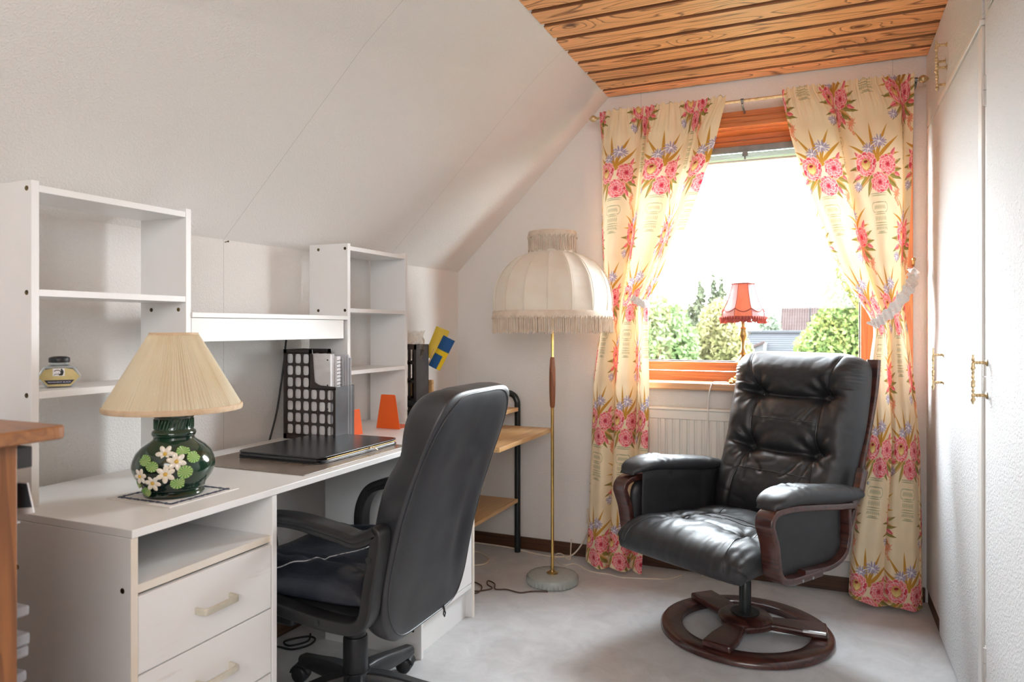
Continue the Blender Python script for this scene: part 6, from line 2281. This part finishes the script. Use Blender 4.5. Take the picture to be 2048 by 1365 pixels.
def tree(name, label, x, y, blobs, nleaf, size, mat, seed, ground=-3.1):
    """blobs: (dx, dy, z, rx, ry, rz); leaves lie mostly near the blob surfaces"""
    t = thing(name, label, 'tree', (x, y, ground))
    pr = np.random.default_rng(seed)
    vol = np.array([b[3] * b[4] * b[5] for b in blobs]) ** (2 / 3)
    ch = pr.choice(len(blobs), nleaf, p=vol / vol.sum())
    d = pr.normal(size=(nleaf, 3))
    d /= np.linalg.norm(d, axis=1)[:, None]
    rad = 1 - np.abs(pr.normal(0, .26, nleaf))
    rad += .10 * np.sin(d[:, 0] * 7 + seed) * np.sin(d[:, 2] * 6) 
    B_ = np.array(blobs)[ch]
    c = np.stack([x + B_[:, 0] + d[:, 0] * rad * B_[:, 3], y + B_[:, 1] + d[:, 1] * rad * B_[:, 4], B_[:, 2] + d[:, 2] * rad * B_[:, 5]], 1)
    a = pr.normal(size=(nleaf, 3))
    a /= np.linalg.norm(a, axis=1)[:, None]
    b = np.cross(a, pr.normal(size=(nleaf, 3)))
    b /= np.linalg.norm(b, axis=1)[:, None]
    s = size * pr.uniform(.6, 1.3, nleaf)[:, None]
    v = np.stack([c - a * s, c - b * s * .55, c + a * s, c + b * s * .55], 1).reshape(-1, 3)
    m = MB()
    m.v = [tuple(q) for q in v.tolist()]
    m.f = [(4 * k, 4 * k + 1, 4 * k + 2, 4 * k + 3) for k in range(nleaf)]
    m.mi = [0] * nleaf
    part(t, 'foliage', m, mat, smooth=False, kind='stuff')
    zt = max(q[2] for q in blobs)
    tk_ = MB().tube(smooth_path([(x, y, ground), (x + .05, y, (ground + zt) / 2), (x - .03, y + .03, zt)], 4), [.16 * (1 - q / 12) for q in range(9)], 9)
    for q in range(5):
        bq = blobs[q % len(blobs)]
        tk_.tube([(x, y, ground + (zt - ground) * (.45 + .1 * q)), (x + bq[0] * .8 + .2 * math.cos(q * 2.1), y + bq[1], bq[2] + .2)], [.06, .02], 7)
    part(t, 'trunk', tk_, m_bark)
    return t


m_lf1 = leafmat('willow_leaves', (0.052, 0.081, 0.025), (0.070, 0.101, 0.038), (0.091, 0.115, 0.056))
m_lf2 = leafmat('yellowing_leaves', (0.070, 0.081, 0.025), (0.098, 0.095, 0.036), (0.108, 0.091, 0.043))
m_lf3 = leafmat('conifer_needles', (0.025, 0.032, 0.017), (0.038, 0.043, 0.024), (0.052, 0.056, 0.029))
m_lf4 = leafmat('autumn_maple_leaves', (0.035, 0.066, 0.015), (0.059, 0.084, 0.020), (0.108, 0.087, 0.020), 2.2)
m_lf5 = leafmat('grey_green_leaves', (0.059, 0.081, 0.052), (0.073, 0.091, 0.063), (0.091, 0.101, 0.077))
tree('willow_tree', 'pale green willow seen through the window beside the curtain', -3.95, 18.3, [(-.1, 0, .6, 1.0, .9, 1.40), (.42, .1, .3, .75, .8, 1.45), (-.9, 0, .2, 1.1, .9, 1.6), (.1, 0, -.9, 1.3, 1.1, 1.3)], 30000, .075, m_lf1, 3)
tree('yellow_tree', 'yellowing leafy tree behind the pink sill lamp', -2.40, 20.6, [(-.25, 0, .80, .55, .8, 1.15), (.05, 0, -.2, .75, .9, 1.45), (-.45, .2, .1, .6, .8, 1.4), (.50, 0, -.9, .6, .8, 1.0)], 26000, .075, m_lf2, 4)
tree('conifer_group', 'tall dark conifer tops rising above the willow', -3.55, 25.2, [(-.28, 0, .75, .30, .3, 2.0), (.16, .1, .7, .24, .3, 2.25), (.42, 0, .7, .22, .3, 2.2), (-.62, 0, .3, .25, .3, 1.75), (0, 0, -1.2, .9, .6, 1.6)], 14000, .085, m_lf3, 5)
tree('maple_tree', 'green and yellow maple close outside the window', 0.42, 13.2, [(.05, 0, 1.2, .55, .6, 1.15), (-.35, 0, .45, .55, .6, .95), (.5, 0, .5, .8, .8, 1.2), (-.55, -.1, -.2, .75, .7, .80), (.2, 0, -.5, 1.25, 1.0, 1.0), (.9, 0, .9, .7, .7, 1.3)], 52000, .046, m_lf4, 6)
tree('far_tree', 'small hazy tree beside the tiled roof', -2.55, 41.0, [(0, 0, 1.0, .55, .5, 1.0), (.1, 0, 0.1, .7, .6, 1.1)], 3000, .10, m_lf5, 8)
tree('grey_shrub', 'grey-green shrub below the willow', -3.30, 14.2, [(0, 0, -.3, .55, .5, .75), (-.4, 0, -.5, .5, .5, .7)], 5000, .06, m_lf5, 9)

m_tile = MAT('red_roof_tiles', (0.022, 0.015, 0.014), 0.9, spec=0.1, var=(2, (0.019, 0.012, 0.011), 0.4, 0.6))
m_slate = MAT('grey_roof_tiles', (0.015, 0.015, 0.017), 0.9, spec=0.1, var=(2, (0.013, 0.014, 0.015), 0.4, 0.6))
m_rend = MAT('white_render', (0.034, 0.034, 0.035), 0.9, spec=0.1, var=(2, (0.031, 0.031, 0.032), 0.4, 0.6))
m_dglass = MAT('dark_window_glass', (0.007, 0.009, 0.010), 0.3, spec=0.1, var=(3, (0.010, 0.011, 0.012), 0.4, 0.6))


def house(name, label, x0, x1, y0, y1, zg, ze, zr, mroof, windows=(), rows=12, cols=18):
    t = thing(name, label, 'house', ((x0 + x1) / 2, (y0 + y1) / 2, zg))
    ym = (y0 + y1) / 2
    part(t, 'wall', MB().prism([(y0 + .2, zg), (y1 - .2, zg), (y1 - .2, ze), (ym, zr - .12), (y0 + .2, ze)], 'x', x0 + .2, x1 - .2), m_rend, smooth=False)
    rf = MB()
    for (ya, za, yb, zb) in ((y0, ze - .08, ym, zr), (y1, ze - .08, ym, zr)):
        for r in range(rows):
            f0, f1 = r / rows, (r + 1) / rows
            p0, p1 = ya + (yb - ya) * f0, ya + (yb - ya) * f1 + (yb - ya) * .01
            q0, q1 = za + (zb - za) * f0 + .045, za + (zb - za) * f1 + .03
            rf.add([(x0, p0, q0), (x1, p0, q0), (x1, p1, q1), (x0, p1, q1), (x0, p0, q0 - .1), (x1, p0, q0 - .1), (x1, p1, q1 - .1), (x0, p1, q1 - .1)],
                   [(0, 1, 2, 3), (7, 6, 5, 4), (0, 4, 5, 1), (1, 5, 6, 2), (2, 6, 7, 3), (3, 7, 4, 0)])
        for c in range(cols + 1 if cols else 0):
            xx = x0 + (x1 - x0) * c / cols
            rf.tube([(xx, ya, za + .06), (xx, yb, zb + .04)], .05, 5)
    part(t, 'roof', rf, mroof, smooth=False)
    part(t, 'ridge', MB().tube([(x0, ym, zr + .06), (x1, ym, zr + .06)], .10, 8), mroof)
    for (wx, wz, ww_, wh_) in windows:
        w_ = part(t, 'window', MB().box(wx, wx + ww_, y0 + .15, y0 + .2, wz, wz + wh_), m_rend, smooth=False)
        for k in range(2):
            part(w_, 'pane', MB().box(wx + .06 + k * ww_ / 2, wx + ww_ / 2 - .03 + k * ww_ / 2, y0 + .13, y0 + .15, wz + .06, wz + wh_ - .06), m_dglass, smooth=False)
    return t


hs = house('grey_roofed_house', 'low white house with grey roof seen past the sill lamp', -4.6, -0.6, 30.0, 35.0, -3.2, -0.25, 0.86, m_slate, rows=14, cols=0)
# its small front gable
gb = MB().prism([(-2.95, -3.2), (-1.75, -3.2), (-1.75, .12), (-2.0, .36), (-2.95, .12)], 'y', 29.2, 31.5)
part(hs, 'gable', MB().prism([(-3.3, -3.2), (-2.05, -3.2), (-2.05, -.05), (-2.05, .52), (-2.25, .46), (-3.3, .02)], 'y', 29.3, 31.6), m_rend, smooth=False)
part(hs, 'barge_board', MB().sweep([(-3.4, 29.28, -.02), (-2.0, 29.28, .58)], .05, .05, (0, 1, 0)), m_tile)
gw = part(hs, 'window', MB().box(-2.72, -2.26, 29.24, 29.32, -.18, .16), m_rend, smooth=False)
for k in range(2):
    part(gw, 'pane', MB().box(-2.69 + .22 * k, -2.51 + .22 * k, 29.22, 29.245, -.14, .12), m_dglass, smooth=False)
hs2 = house('tiled_house', 'distant house with red tiled roof behind the maple', -2.30, 3.5, 46.0, 52.0, -3.2, 0.2, 2.35, m_tile, rows=10, cols=40)
mast = thing('aerial_mast', 'thin television aerial mast rising above the maple', 'aerial', (-0.60, 47.5, 1.2))
m_mast = MAT('galvanised_mast', (0.005, 0.005, 0.006), 0.7, spec=0.1, var=(9, (0.004, 0.004, 0.005), 0.4, 0.6))
part(mast, 'pole', MB().tube([(-0.60, 47.5, 1.42), (-0.60, 47.5, 6.35)], .035, 8), m_mast)
ya_ = MB().tube([(-1.45, 47.2, 6.28), (-0.55, 47.5, 6.18)], .022, 6)
for k in range(6):
    xx = -1.45 + .16 * k
    ya_.tube([(xx, 47.2 + .05 * k, 6.28 - .018 * k - .16), (xx, 47.2 + .05 * k, 6.28 - .018 * k + .16)], .014, 5)
part(mast, 'antenna_boom', ya_, m_mast)
part(mast, 'side_arm', MB().tube([(-0.60, 47.5, 4.3), (-0.25, 47.5, 4.32)], .02, 6).tube([(-0.25, 47.5, 4.2), (-0.25, 47.5, 4.44)], .014, 5), m_mast)
